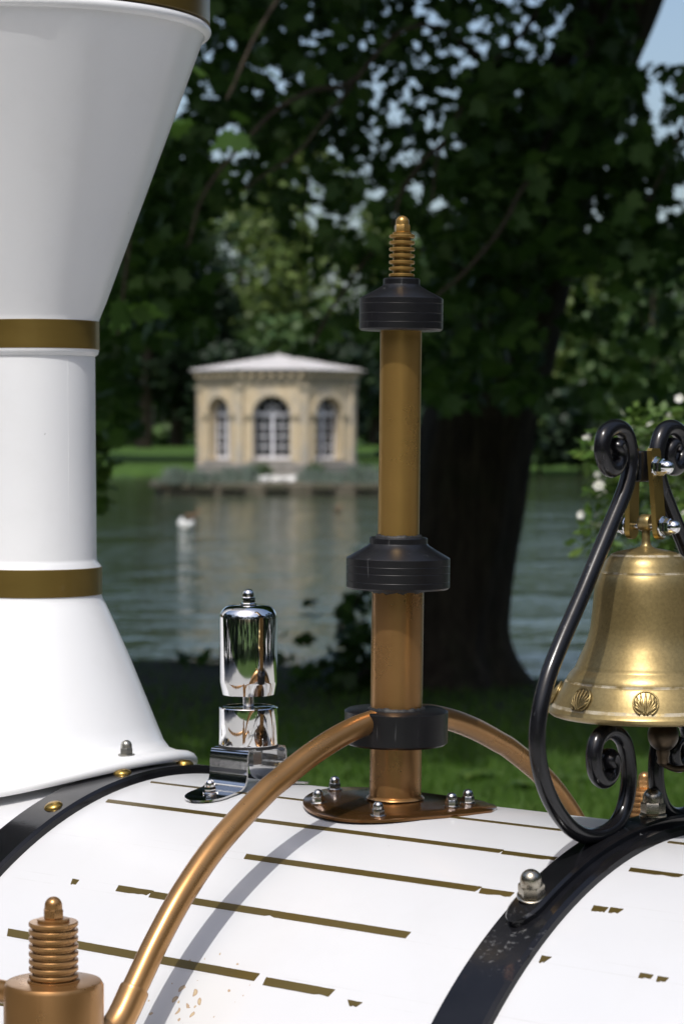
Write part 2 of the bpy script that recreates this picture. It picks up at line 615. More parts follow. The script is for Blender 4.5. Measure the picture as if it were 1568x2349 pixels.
t_ = NT('pale_gravel')
gb_ = t_.ramp(t_.noise(40, 6, .7), [(.3, (.38, .375, .365)), (.7, (.54, .535, .52))])
t_.set(base=gb_, rough=.95); t_.bump(t_.noise(90, 4, .7), .5, .01)
M['gravel'] = t_.m
tag(link('road', mesh_np('road', [(-120, -3.2, .006), (120, -3.2, .006), (120, 8.2, .006), (-120, 8.2, .006)], [(0, 1, 2, 3)], M['gravel'])), kind='structure')
wv = [(-150, 14, ZW), (150, 14, ZW), (150, 175, ZW), (-150, 175, ZW)]
tag(link('lake_water', mesh_np('lake_water', wv, [(0, 1, 2, 3)], M['water'])), kind='structure')

# lawn grass between the engine and the bank
def grass_patch():
    n = 52000
    y = 8.6 + (rng.random(n) ** 1.0) * 9.3
    hw = y * .155 + .3
    x = (rng.random(n) * 2 - 1) * hw
    ok = (y < near_edge(x) + .05) & (rng.random(n) < np.clip(1.15 - (y - 12.6) / 3.2, .12, 1))
    x, y = x[ok], y[ok]; n = len(x)
    h = rng.uniform(.025, .075, n); w = rng.uniform(.003, .006, n)
    a = rng.random(n) * 2 * np.pi; b = rng.random(n) * 2 * np.pi; ln = h * rng.uniform(.2, .8, n)
    z = .05 * np.sin(x * .9 + y * .5) - .004
    p0 = np.stack([x - w * np.cos(a), y - w * np.sin(a), z], -1)
    p1 = np.stack([x + w * np.cos(a), y + w * np.sin(a), z], -1)
    p2 = np.stack([x + ln * np.cos(b), y + ln * np.sin(b), z + h], -1)
    Vv = np.stack([p0, p1, p2], 1).reshape(-1, 3)
    return Vv, np.arange(n * 3).reshape(-1, 3)


gv, gf = grass_patch()
tag(link('lawn_grass', mesh_np('lawn_grass', gv, gf, M['grass'])), 'short green lawn grass between the engine and the lake bank', 'grass', kind='stuff')

# ------------------------------------------------------------------ leaves
half = [(.10, .00), (.34, -.10), (.27, .10), (.58, .22), (.42, .34), (.50, .60), (.26, .52), (.16, .74)]
MAPLE = np.array([(0, .30, 0), (0, -.02, 0)] + [(x, y, -.10 * abs(x) - .06 * (y - .3) ** 2) for x, y in half] + [(0, 1.0, -.05)] + [(-x, y, -.10 * abs(x) - .06 * (y - .3) ** 2) for x, y in reversed(half)], float)
nM = len(MAPLE)
MAPLE_T = np.array([(0, i, i + 1) for i in range(1, nM - 1)] + [(0, nM - 1, 1)])
OVAL = np.array([(0, 0, 0), (.26, .35, -.05), (.20, .70, -.06), (0, 1.0, -.02), (-.20, .70, -.06), (-.26, .35, -.05)], float)
OVAL_T = np.array([(0, 1, 5), (1, 2, 5), (2, 4, 5), (2, 3, 4)])
RHOMB = np.array([(0, 0, 0), (.42, .45, -.08), (0, 1, 0), (-.42, .5, .08)], float)
RHOMB_T = np.array([(0, 1, 2), (0, 2, 3)])


def frames(n, tilt_lo, tilt_hi):
    """random leaf frames: normal tilted from up by tilt range, tip hanging"""
    az = rng.random(n) * 2 * np.pi
    tl = np.radians(rng.uniform(tilt_lo, tilt_hi, n))
    nrm = np.stack([np.sin(tl) * np.cos(az), np.sin(tl) * np.sin(az), np.cos(tl)], -1)
    az2 = rng.random(n) * 2 * np.pi
    d = np.stack([np.cos(az2), np.sin(az2), rng.uniform(-1.2, .1, n)], -1)
    d = d - nrm * (d * nrm).sum(1)[:, None]
    d /= np.linalg.norm(d, axis=1)[:, None] + 1e-9
    s = np.cross(d, nrm)
    return s, d, nrm


def cloud(cent, size, tv, tf, tilt=(10, 85)):
    n = len(cent)
    s, d, nr = frames(n, *tilt)
    R_ = np.stack([s, d, nr], 1)                      # n x 3 x 3
    V_ = np.einsum('vk,nkj->nvj', tv, R_) * np.asarray(size)[:, None, None] + cent[:, None, :]
    F_ = (tf[None] + (np.arange(n) * len(tv))[:, None, None]).reshape(-1, 3)
    return V_.reshape(-1, 3), F_


def clump_mask(P, scale, thr, seed=0.0):
    return np.array([noise.noise(Vector((p[0] * scale + seed, p[1] * scale * .6, p[2] * scale))) > thr for p in P])


# ------------------------------------------------------------------ the maple on the bank
maple = empty('maple_tree', (at(1010, 1600, 15.6).x, 15.6, 0))
tag(maple, 'big dark maple on the near bank leaning right behind the pole', 'tree')
mo = Vector(maple.location)


def trunk_mesh():
    Yt = 15.6
    ctr = [(995, 1650, 330), (1003, 1560, 200), (1008, 1480, 156), (1020, 1400, 141), (1055, 1200, 137), (1093, 1000, 133), (1150, 800, 131), (1205, 600, 124), (1270, 380, 116), (1340, 180, 106), (1418, 0, 97), (1500, -260, 88), (1560, -600, 78)]
    path, rad = [], []
    for px, py, r in ctr:
        p = at(px, py, Yt) - mo
        path.append(tuple(p)); rad.append(r * Yt / FPX)
    path[0] = (path[0][0], 0, -.35)
    pts = spline([(*p, r) for p, r in zip(path, rad)], 96)
    n = 40
    v, f = [], []
    for i, q in enumerate(pts):
        c = Vector(q[:3]); r = q[3]
        for k in range(n):
            a = 2 * math.pi * k / n
            dirv = Vector((math.cos(a), math.sin(a), 0))
            base = c + dirv * r
            flare = max(0, 1 - (c.z + .2) / 1.1)
            d = .10 * noise.noise(Vector((math.cos(a) * 2.2, math.sin(a) * 2.2, c.z * .55))) + .045 * noise.noise(Vector((math.cos(a) * 7, math.sin(a) * 7, c.z * 1.2)))
            d += flare * .16 * math.cos(a * 5 + .6)
            v.append(c + dirv * (r * (1 + d)))
    m = len(pts)
    for j in range(m - 1):
        for k in range(n):
            f.append((j * n + k, j * n + (k + 1) % n, (j + 1) * n + (k + 1) % n, (j + 1) * n + k))
    mb = MB(); mb.add(v, f)
    return mb


trunk = trunk_mesh().build('trunk', M['bark'], maple, smooth=60)
LIMBS = [
    [(1500, -260, 15.6), (1330, -80, 14.2), (1130, 150, 12.8), (1015, 330, 12.0), (990, 460, 11.6)],
    [(1500, -260, 15.6), (1300, -330, 14.0), (1000, -260, 12.6), (760, -150, 11.0), (600, 60, 10.0), (520, 230, 9.6)],
    [(1130, 150, 12.8), (960, 60, 12.0), (820, 180, 11.6), (700, 330, 11.2), (560, 440, 11.0)],
    [(1480, -180, 15.5), (1250, 330, 12.5), (1120, 560, 11.2), (1000, 680, 10.8)],
    [(1205, 600, 15.4), (1130, 640, 13.6), (900, 560, 12.2), (780, 680, 11.6), (720, 790, 11.4)],
    [(1480, -180, 15.5), (1620, 80, 13.5), (1560, 300, 12.5), (1480, 480, 12.2)],
    [(1480, -180, 15.5), (700, -300, 12.5), (420, -100, 11.6), (330, 300, 11.4), (290, 620, 11.2), (270, 760, 11.2)],
    [(1270, 380, 15.6), (1400, 420, 14.2), (1450, 640, 13.6), (1500, 860, 13.2)],
    [(1500, -260, 15.6), (1650, -300, 13.0), (1700, 0, 12.0), (1560, 210, 11.6)],
    [(1015, 330, 12.0), (930, 420, 11.5), (900, 520, 11.2)],
    [(820, 180, 11.6), (640, 250, 11.0), (480, 420, 10.8), (430, 560, 10.8)],
]
for L in LIMBS:
    pts = [tuple(at(*p) - mo) for p in L]
    sp = spline(pts, 28)
    r0 = .012 if L[0][1] < 0 else .008
    rr = [max(.006, r0 * (1 - i / (len(sp) - 1)) ** 1.1 + .006) for i in range(len(sp))]
    sp = [Vector(q) + Vector((0, 0, .03 * noise.noise(Vector(q) * 3))) for q in sp]
    MB().sweep(sp, rr, n=8).build('limb', M['bark'], maple, smooth=60)

# foliage that hangs into view: (px0, px1, py0, py1, Y0, Y1, count, clump threshold, size)
REG = [
    (430, 830, -80, 330, 11.8, 16.0, 1500, -.16, (.075, .13)),
    (800, 1290, -80, 420, 12.0, 16.5, 1550, -.10, (.075, .125)),
    (1060, 1480, 150, 620, 11.8, 15.2, 1700, -.28, (.08, .14)),
    (990, 1250, 560, 930, 11.8, 15.0, 520, -.16, (.08, .14)),
    (1290, 1640, 520, 960, 11.8, 15.5, 620, .0, (.08, .135)),
    (215, 480, 280, 780, 11.5, 15.0, 1350, -.24, (.08, .14)),
    (215, 320, 760, 1010, 12.0, 15.0, 190, -.15, (.08, .13)),
    (420, 900, 310, 470, 11.5, 14.5, 480, -.0, (.075, .125)),
    (640, 800, 440, 560, 11.6, 13.5, 90, -.05, (.075, .115)),
    (690, 900, 540, 800, 11.5, 13.4, 230, .04, (.08, .125)),
    (880, 1080, 380, 700, 11.6, 14.0, 330, -.03, (.08, .125)),
    (1400, 1640, 320, 560, 12.0, 14.5, 520, -.10, (.08, .125)),
    (1515, 1640, 140, 300, 12.0, 13.5, 120, -.05, (.075, .115)),
    (1290, 1455, -80, 330, 13.0, 15.0, 330, -.2, (.08, .135)),
    (390, 700, 120, 340, 8.4, 10.0, 22, -.05, (.09, .13)),
    (255, 330, 680, 740, 8.0, 8.6, 5, -1, (.11, .14)),
]
cents, sizes = [], []
for i, (x0, x1, y0, y1, Y0, Y1, n, thr, sz) in enumerate(REG):
    px = rng.uniform(x0, x1, n); py = rng.uniform(y0, y1, n); yy = rng.uniform(Y0, Y1, n)
    P = np.array([at(a, b, c) for a, b, c in zip(px, py, yy)])
    k = clump_mask(P, 4.6, thr, 11.3)
    P = P[k]
    cents.append(P); sizes.append(rng.uniform(sz[0], sz[1], len(P)))
cents = np.concatenate(cents); sizes = np.concatenate(sizes)
# keep the sky window at the upper right open
def seen(P):
    d = P - np.array([0, 0, EYE]); c, s = math.cos(PITCH), math.sin(PITCH)
    yv = d[:, 1] * c - d[:, 2] * s; zv = d[:, 1] * s + d[:, 2] * c
    return np.stack([784 + FPX * d[:, 0] / yv, 1174.5 - FPX * zv / yv], -1)
# the 290 leaves that show largest are objects of their own, the rest one mass
order = np.argsort(-sizes / cents[:, 1])
big_i, rest = order[:280], order[280:]
cv, cf = cloud(cents[rest] - np.array(mo), sizes[rest], MAPLE, MAPLE_T, (15, 88))
crown = link('crown', mesh_np('crown', cv, cf, M['maple']), maple)
crown['kind'] = 'stuff'
leaf_me = []
for s_ in range(3):
    mv = MAPLE.copy(); mv[:, 2] *= (1, 1.8, .4)[s_]; mv[:, 0] *= (1, .92, 1.06)[s_]
    me = mesh_np('leaf', mv, MAPLE_T, M['maple']); leaf_me.append(me)
S_, D_, N_ = frames(len(big_i), 15, 85)
for j, i in enumerate(big_i):
    R_ = Matrix((S_[j], D_[j], N_[j])).transposed()
    link('leaf', leaf_me[j % 3], crown, Vector(cents[i]) - mo, R_, float(sizes[i]))
# the crown overhead that shades the bank
n = 52000
u = rng.normal(size=(n, 3)); u /= np.linalg.norm(u, axis=1)[:, None]
rad = rng.random(n) ** (1 / 3)
P = np.stack([1.0 + 12.5 * u[:, 0] * rad, 14.3 + 7.3 * u[:, 1] * rad, 9.4 + 4.5 * u[:, 2] * rad], -1)
P = P[clump_mask(P, .75, -.48, 3.0)]
P = P[P[:, 2] > 4.9]
uv_, uf_ = cloud(P - np.array(mo), rng.uniform(.34, .56, len(P)), OVAL, OVAL_T, (0, 60))
up = link('upper_crown', mesh_np('upper_crown', uv_, uf_, M['maple']), maple); up['kind'] = 'stuff'

# suckers and ivy at the foot of the trunk
def bush(name, label, cat, centre, rx, ry, rz, n, size, mat, tmpl, tt, tilt=(10, 85), group=None, stems=5, thr=-.2, sc=3.0, zmin=.03):
    root = empty(name, (centre[0], centre[1], 0))
    c0 = Vector((centre[0], centre[1], 0))
    u = rng.normal(size=(n, 3)); u /= np.linalg.norm(u, axis=1)[:, None]
    r = rng.random(n) ** .45
    P = np.stack([centre[0] + rx * u[:, 0] * r, centre[1] + ry * u[:, 1] * r, centre[2] + rz * u[:, 2] * r], -1)
    P = P[clump_mask(P, sc, thr, centre[0])]
    P = P[P[:, 2] > zmin]
    v_, f_ = cloud(P - np.array(c0), rng.uniform(size[0], size[1], len(P)), tmpl, tt, tilt)
    fo = link('foliage', mesh_np('foliage', v_, f_, mat), root); fo['kind'] = 'stuff'
    for k in range(stems):
        q = P[rng.integers(len(P))] - np.array(c0)
        b0 = Vector((rng.uniform(-.15, .15), rng.uniform(-.15, .15), -.05))
        mid = (b0 + Vector(q)) * .5 + Vector((rng.uniform(-.1, .1), 0, .1))
        MB().sweep(spline([tuple(b0), tuple(mid), tuple(q)], 10), [.009] * 11, n=6).build('stem', M['bark'], root)
    tag(root, label, cat, group)
    return root, P


c = at(800, 1530, 15.2)
bush('ivy_shrub', 'dark leafy suckers at the left foot of the big tree trunk', 'shrub', (c.x, 15.2, .22), .42, .35, .52, 420, (.07, .12), M['maple'], MAPLE, MAPLE_T)
c = at(560, 1570, 17.0)
bush('bank_shrub', 'low green weeds on the bank edge behind the chrome whistle', 'shrub', (c.x, 16.9, .02), .55, .25, .18, 130, (.06, .11), M['maple'], MAPLE, MAPLE_T, stems=3)
c = at(236, 1060, 12.6)
bush('sapling', 'bright green sapling leaves peeping past the white chimney', 'sapling', (c.x - .03, 12.6, c.z), .09, .16, .34, 75, (.07, .11), M['shrub'], MAPLE, MAPLE_T, stems=2, thr=-.5)
# a sunlit leaf spray beside the chimney
c = at(288, 712, 7.6)

# white-flowering shrub behind the bell
SPR = [(1475, 962, .05), (1440, 985, .04), (1520, 1000, .07), (1375, 1028, .045), (1400, 1085, .06), (1350, 1020, .03), (1455, 1050, .07), (1560, 1060, .08), (1500, 1110, .08), (1430, 1130, .07), (1375, 1120, .045), (1400, 1200, .06), (1365, 1215, .04), (1450, 1210, .07), (1530, 1190, .08), (1380, 1260, .045), (1440, 1270, .05), (1600, 1000, .10), (1640, 1120, .12), (1600, 1230, .12), (1700, 1050, .14), (1720, 1200, .14), (1580, 1350, .13), (1680, 1400, .15)]
PM = []
for px, py, r in SPR:
    c = at(px, py, 6.2 + random.uniform(-.12, .12))
    k = int(15 + 7200 * r * r)
    u = rng.normal(size=(k, 3)) * np.array([.55, .6, .5]) * r
    PM.append(np.array(c)[None] + u)
PM = np.concatenate(PM)
cc = at(1690, 1120, 6.2)
mock = empty('flowering_shrub', (cc.x, 6.2, 0))
tag(mock, 'sunlit green shrub with small white blossoms behind the brass bell', 'shrub')
v_, f_ = cloud(PM - np.array(mock.location), rng.uniform(.026, .05, len(PM)), OVAL, OVAL_T, (10, 75))
fo_ = link('foliage', mesh_np('foliage', v_, f_, M['shrub']), mock); fo_['kind'] = 'stuff'
for px, py, r in SPR:
    e_ = at(px, py, 6.2) - Vector(mock.location)
    MB().sweep(spline([(random.uniform(-.08, .08), random.uniform(-.05, .05), -.03), (.10, .04, e_.z * .55), (e_.x * .5 + .08, .03, e_.z * .93), tuple(e_)], 14), [.007] * 5 + [.0045] * 5 + [.0025] * 12, n=6).build('stem', M['bark'], mock)
me_fl = None
fl = MB()
for k in range(5):
    a = 2 * math.pi * k / 5
    c_, s_ = math.cos(a), math.sin(a)
    pts = [(0, 0, 0), (.32, .35, .12), (.75, .42, .20), (1, 0, .12), (.75, -.42, .20), (.32, -.35, .12)]
    fl.add([(x * c_ - y * s_, x * s_ + y * c_, z) for x, y, z in pts], [(0, 1, 5), (1, 2, 5), (2, 4, 5), (2, 3, 4)])
me_fl = fl.mesh('blossom', M['petal'], 0)
sel = [p for p in PM if (p[1] < 6.2)]
random.shuffle(sel)
for p in sel[:115]:
    pos = Vector(p) + Vector((random.uniform(-.02, .02), -.03, random.uniform(-.01, .03)))
    link('blossom', me_fl, mock, pos - Vector(mock.location), (random.uniform(.2, 1.6), random.uniform(-.6, .6), random.uniform(0, 6)), random.uniform(.009, .0155))

# dandelions and broad weeds in the lawn
wd = MB()
for k in range(9):
    a = 2 * math.pi * k / 9 + .2
    ca, sa = math.cos(a), math.sin(a)
    L_ = .7 + .3 * math.sin(k * 2.1)
    pts = [(0, 0, 0), (.3, .12, .18), (.7, .2, .2), (L_, 0, .05), (.7, -.2, .2), (.3, -.12, .18)]
    wd.add([(x * ca - y * sa, x * sa + y * ca, z) for x, y, z in pts], [(0, 1, 5), (1, 2, 5), (2, 4, 5), (2, 3, 4)])
me_wd = wd.mesh('lawn_weed', M['shrub'], 0)
WEED = [(1325, 1800, 'beside the far copper pipe'), (1090, 1790, 'just right of the bronze pole'), (1215, 1812, 'under the far copper pipe'), (690, 1742, 'left of the bronze pole base')]
for i, (px, py, wh) in enumerate(WEED):
    yy = EYE / ((py - 996) / FPX)
    p = at(px, py, yy)
    tag(link('lawn_weed', me_wd, None, (p.x, yy, 0.01), (0, 0, i * 1.3), .13), 'pale green rosette weed in the lawn ' + wh, 'weed', 'weeds in the lawn')

# ------------------------------------------------------------------ far trees
def far_tree(name, label, px, Y, base_z, h, w, mat, n=5200, size=(.45, .85), trunk_h=.28, seed=0, group='trees on the far shore', conif=False):
    p = at(px, 1000, Y)
    root = empty(name, (p.x, Y, base_z))
    r_ = np.random.default_rng(seed + 100)
    nb = 46
    bz = r_.random(nb)
    prof = np.sin(np.clip(bz * .92 + .10, 0, 1) * np.pi) ** .6 if not conif else (1.02 - bz)
    ba = r_.random(nb) * 2 * np.pi
    br = np.sqrt(r_.random(nb)) * w * .42 * prof
    B = np.stack([br * np.cos(ba), br * np.sin(ba), h * (trunk_h * .5 + (1 - trunk_h * .5) * bz) * .93], -1)
    bs = r_.uniform(.10, .20, nb) * w * (.55 + .6 * prof)
    idx = r_.integers(nb, size=n)
    u = r_.normal(size=(n, 3)); u /= np.linalg.norm(u, axis=1)[:, None]
    P_ = B[idx] + u * (bs[idx] * r_.random(n) ** .35)[:, None] * np.array([1, 1, .8])
    P_ = P_[P_[:, 2] > .6]
    v_, f_ = cloud(P_, r_.uniform(size[0], size[1], len(P_)), RHOMB, RHOMB_T, (5, 80))
    cr = link('crown', mesh_np('crown', v_, f_, mat), root); cr['kind'] = 'stuff'
    tr = [(0, 0, -.5), (.1 * w * .1, 0, h * .3), (-.02 * w, .0, h * .62), (0.02 * w, 0, h * .85)]
    sp_ = spline(tr, 12)
    MB().sweep(sp_, [max(.06, .028 * h * (1 - i / len(sp_)) ** .8) for i in range(len(sp_))], n=8).build('trunk', M['bark'], root)
    tag(root, label, 'tree', group)
    return root


GZ = .9
FAR = [
    # px, Y, h, w, material, label
    (700, 190, 24.5, 17, 'far_yellow', 'tall yellow-green sunlit tree rising above the pavilion roof'),
    (560, 205, 21.0, 13, 'far_blue', 'bluish green tree left of the tall yellow-green one'),
    (470, 185, 12.0, 11, 'far_green', 'round mid-green tree beyond the left end of the pavilion'),
    (860, 196, 20.0, 13, 'far_green', 'mid-green tree behind the right end of the pavilion'),
    (985, 200, 19.0, 12, 'far_blue', 'bluish green tree seen between bronze pole and dark trunk'),
    (1370, 190, 17.5, 13, 'far_yellow', 'yellow-green tree glimpsed right of the dark trunk'),
    (1255, 205, 16.0, 12, 'far_dark', 'dark tree on the far shore close right of the trunk'),
    (1500, 180, 15.0, 13, 'far_green', 'mid-green tree on the far shore behind the bell'),
    (330, 176, 22.0, 14, 'far_dark', 'dark tree beside the white chimney on the far shore'),
    (405, 182, 19.0, 10, 'far_dark', 'second dark tree right of the white chimney'),
    (200, 180, 24.0, 14, 'far_dark', 'dark tree mostly hidden by the white chimney'),
    (640, 176, 9.5, 10, 'far_green', 'low green tree directly behind the pavilion roof'),
    (780, 172, 8.0, 9, 'far_dark', 'low dark bushy tree behind the right side of the pavilion'),
    (1120, 200, 21.0, 14, 'far_dark', 'dark tree hidden behind the leaning trunk'),
    (60, 190, 22, 14, 'far_dark', 'dark tree behind the chimney at the left edge'),
    (1650, 195, 22, 15, 'far_green', 'tall green tree at the right edge beyond the bell'),
    (540, 172, 7.0, 9, 'far_dark', 'low dark bushy tree left behind the pavilion'),
    (1235, 151, 4.6, 7, 'far_green', 'low waterside bush just right of the dark trunk'),
    (1330, 150, 5.2, 8, 'far_dark', 'dark waterside bush behind the upper bell scroll'),
    (1450, 150, 5.0, 8, 'far_green', 'green waterside bush behind the bell head'),
    (985, 152, 4.6, 7, 'far_dark', 'dark waterside bush beside the bronze pole'),
]
for i, (px, Yd, h, w, m, lab) in enumerate(FAR):
    far_tree('dark_tree' if m == 'far_dark' else 'broadleaf_tree', lab, px, Yd, GZ + .012 * (Yd - 155) - (1.4 if Yd < 155 else 0), h, w, M[m], seed=i, n=5600 if h > 15 else 3200)  # the dark ones carry their shade in the leaf colour
# the wood closing the far shore, and the park trees behind the viewer, read as one mass each
def wood(name, label, pts, mat, n, h, w, size):
    cs = []
    for (x, y) in pts:
        hh = h * random.uniform(.8, 1.2)
        k = n // len(pts)
        u = rng.normal(size=(k, 3)); u /= np.linalg.norm(u, axis=1)[:, None]
        r = rng.random(k) ** .3
        cs.append(np.stack([x + w * u[:, 0] * r, y + w * u[:, 1] * r, np.abs(hh * .48 + hh * .52 * u[:, 2] * r)], -1))
    P = np.concatenate(cs)
    P = P[clump_mask(P, .22, -.35)]
    v_, f_ = cloud(P, rng.uniform(size[0], size[1], len(P)), RHOMB, RHOMB_T, (5, 80))
    tag(link(name, mesh_np(name, v_, f_, mat)), label, 'wood', kind='stuff')


wood('far_wood', 'continuous dark wood closing the view behind the far shore trees', [(x, 255 + 8 * math.sin(x)) for x in range(-75, 80, 9)], M['far_green'], 26000, 15, 8, (.9, 1.6))
wood('park_wood', 'dark park trees behind the viewer, mirrored in the chrome whistle', [(x, -13.5 - 1.2 * math.cos(x * .7)) for x in range(-60, 66, 5)], M['far_dark'], 22000, 9.5, 3.4, (.5, .9))

wood('sky_screen_wood', 'unseen trees added left of the track to cut the skylight', [(-10.5 - .8 * math.sin(y * 1.3), y) for y in range(-10, 15, 4)], M['far_dark'], 6500, 8.5, 2.8, (.5, .9))  # unseen tree row, added to lower the skylight on the engine
wood('sky_screen_wood', 'unseen trees added right of the track to cut the skylight', [(11.0 + .8 * math.sin(y * 1.3), y) for y in range(-10, 15, 4)], M['far_dark'], 6500, 8.5, 2.8, (.5, .9))  # matching row on the right, also added to hold back sky

# ------------------------------------------------------------------ island
YI = 100.0
PXM = YI / FPX


def island():
    n = 120
    cx, cy = at(690, 1100, 104).x, 107.0
    out = []
    for k in range(n):
        a = 2 * math.pi * k / n
        ca, sa = math.cos(a), math.sin(a)
        ex = 2 / 5
        x = 6.3 * abs(ca) ** ex * (1 if ca > 0 else -1)
        y = 6.6 * abs(sa) ** ex * (1 if sa > 0 else -1)
        j = .12 * noise.noise(Vector((ca * 4, sa * 4, 0)))
        out.append((cx + x * (1 + j * .3), cy + y * (1 + j * .3)))
    mb = MB()
    for sc, z in ((1.0, ZW - .6), (1.0, ZW + .42), (.985, ZW + .50), (.9, ZW + .60)):
        mb.v.extend([(cx + (x - cx) * sc, cy + (y - cy) * sc, z) for x, y in out])
    for r in range(3):
        for k in range(n):
            mb.f.append((r * n + k, r * n + (k + 1) % n, (r + 1) * n + (k + 1) % n, (r + 1) * n + k))
    mb.f.append(tuple(3 * n + k for k in range(n)))
    return mb, cx, cy, out


imb, icx, icy, iout = island()
isl = imb.build('island', M['quay_stone'], None, 40)
tag(isl, kind='structure')
# coping stones round the visible edge
cop = MB().box(-.5, .5, -.22, .22, -.16, .10, .03).mesh('coping_stone', M['quay_stone'], 30)
acc = 0.0
for k in range(len(iout)):
    x0, y0 = iout[k]; x1, y1 = iout[(k + 1) % len(iout)]
    seg = math.hypot(x1 - x0, y1 - y0)
    acc += seg
    if acc >= 1.04:
        acc = 0
        if (y0 + y1) / 2 < icy + 1:
            link('coping_stone', cop, isl, ((x0 + x1) / 2, (y0 + y1) / 2, ZW + .43 + random.uniform(-.02, .02)), (random.uniform(-.02, .02), random.uniform(-.02, .02), math.atan2(y1 - y0, x1 - x0)), (1, 1, random.uniform(.9, 1.15)))

# ------------------------------------------------------------------ pavilion
PC = at(636, 1080, 104.5)
ZB = ZW + .60
pav = empty('garden_pavilion', (PC.x, PC.y + 2.2, ZB))
tag(pav, 'octagonal ochre stone pavilion with arched windows and pale roof on the lake island', 'pavilion')
RC = 3.62
ROT = math.radians(-3.6)
side = 2 * RC * math.sin(math.pi / 8)
apo = RC * math.cos(math.pi / 8)
Hp, Hw = .72, 4.46       # plinth top, wall top


def face_mat(k):
    ang = ROT + k * math.pi / 4      # 0 faces the viewer (-Y)
    nrm = Vector((math.sin(ang), -math.cos(ang), 0))
    tan = Vector((math.cos(ang), math.sin(ang), 0))
    return Matrix((tan, nrm * -1, Vector((0, 0, 1)))).transposed().to_4x4(), nrm, tan


def face_obj(mb, name, mat, k, parent, depth=apo, smooth=35):
    m, nrm, tan = face_mat(k)
    me = mb.mesh(name, mat, smooth)
    fixn(me)
    return link(name, me, parent, nrm * depth, m.to_3x3())


def octo(r0, r1, z0, z1):
    mb = MB()
    vs_ = []
    for r, z in ((r0, z0), (r1, z1)):
        for k in range(8):
            a = ROT - math.pi / 2 + math.pi / 8 + k * math.pi / 4
            vs_.append((r * math.cos(a), r * math.sin(a), z))
    mb.add(vs_, [(k, (k + 1) % 8, 8 + (k + 1) % 8, 8 + k) for k in range(8)] + [tuple(range(7, -1, -1)), tuple(range(8, 16))])
    return mb


octo(RC + .16, RC + .16, -.5, Hp - .12).build('plinth', M['plinth_stone'], pav, 30)
octo(RC + .20, RC + .12, Hp - .119, Hp).build('plinth_moulding', M['plinth_stone'], pav, 30)
WIN = {0: (.80, .86, 2.78), 1: (.74, .86, 2.80), -1: (.74, .86, 2.80)}    # half width, sill, spring


def wall_face(k):
    mb = MB()
    hs = side / 2
    t = .60
    if k in WIN:
        hw, sill, spr = WIN[k]
        N = 20
        arc = [(-hw * math.cos(math.pi * i / N), spr + hw * math.sin(math.pi * i / N)) for i in range(N + 1)]
        # outer skin
        v = [(-hs, 0, Hp), (-hw, 0, Hp), (-hw, 0, spr), (-hs, 0, spr), (hw, 0, Hp), (hs, 0, Hp), (hs, 0, spr), (hw, 0, spr), (-hw, 0, sill), (hw, 0, sill)]
        mb.add(v, [(0, 1, 8, 2, 3), (4, 5, 6, 7, 9), (1, 4, 9, 8)])
        mb.add([(-hs, 0, spr), (-hs, 0, Hw), (hs, 0, Hw), (hs, 0, spr)], [])
        base = len(mb.v)
        top = [(-hw + 2 * hw * i / N, 0, Hw) for i in range(N + 1)]
        mb.add([(x, 0, z) for x, z in arc] + [(-hw * math.cos(math.pi * i / N), 0, Hw) for i in range(N + 1)], [(i, i + 1, N + 2 + i, N + 1 + i) for i in range(N)])
        mb.add([(-hs, 0, spr), (-hw, 0, spr), (-hw, 0, Hw), (-hs, 0, Hw), (hw, 0, spr), (hs, 0, spr), (hs, 0, Hw), (hw, 0, Hw)], [(0, 1, 2, 3), (4, 5, 6, 7)])
        # reveals
        ring = [(-hw, sill)] + arc + [(hw, sill)]
        mb.add([(x, 0, z) for x, z in ring] + [(x, t, z) for x, z in ring], [(i, i + 1, len(ring) + i + 1, len(ring) + i) for i in range(len(ring) - 1)])
        mb.add([(-hw, 0, sill), (hw, 0, sill), (hw, t, sill), (-hw, t, sill)], [(0, 1, 2, 3)])
    else:
        mb.add([(-hs, 0, Hp), (hs, 0, Hp), (hs, 0, Hw), (-hs, 0, Hw)], [(0, 1, 2, 3)])
    return mb


for k in range(-3, 5):
    face_obj(wall_face(k), 'wall', M['limestone'], k, pav)
octo(RC - .95, RC - .95, 0, Hw - .05).build('interior', M['interior'], pav, 30)


def arch_band(mb, hw, spr, r0, r1, y0, y1, N=22):
    for i in range(N):
        a0, a1 = math.pi * i / N, math.pi * (i + 1) / N
        q = []
        for y in (y0, y1):
            for r, a in ((r0, a0), (r1, a0), (r1, a1), (r0, a1)):
                q.append((-r * math.cos(a), y, spr + r * math.sin(a)))
        mb.add(q, [(0, 1, 2, 3), (4, 7, 6, 5), (0, 4, 5, 1), (1, 5, 6, 2), (2, 6, 7, 3), (3, 7, 4, 0)])


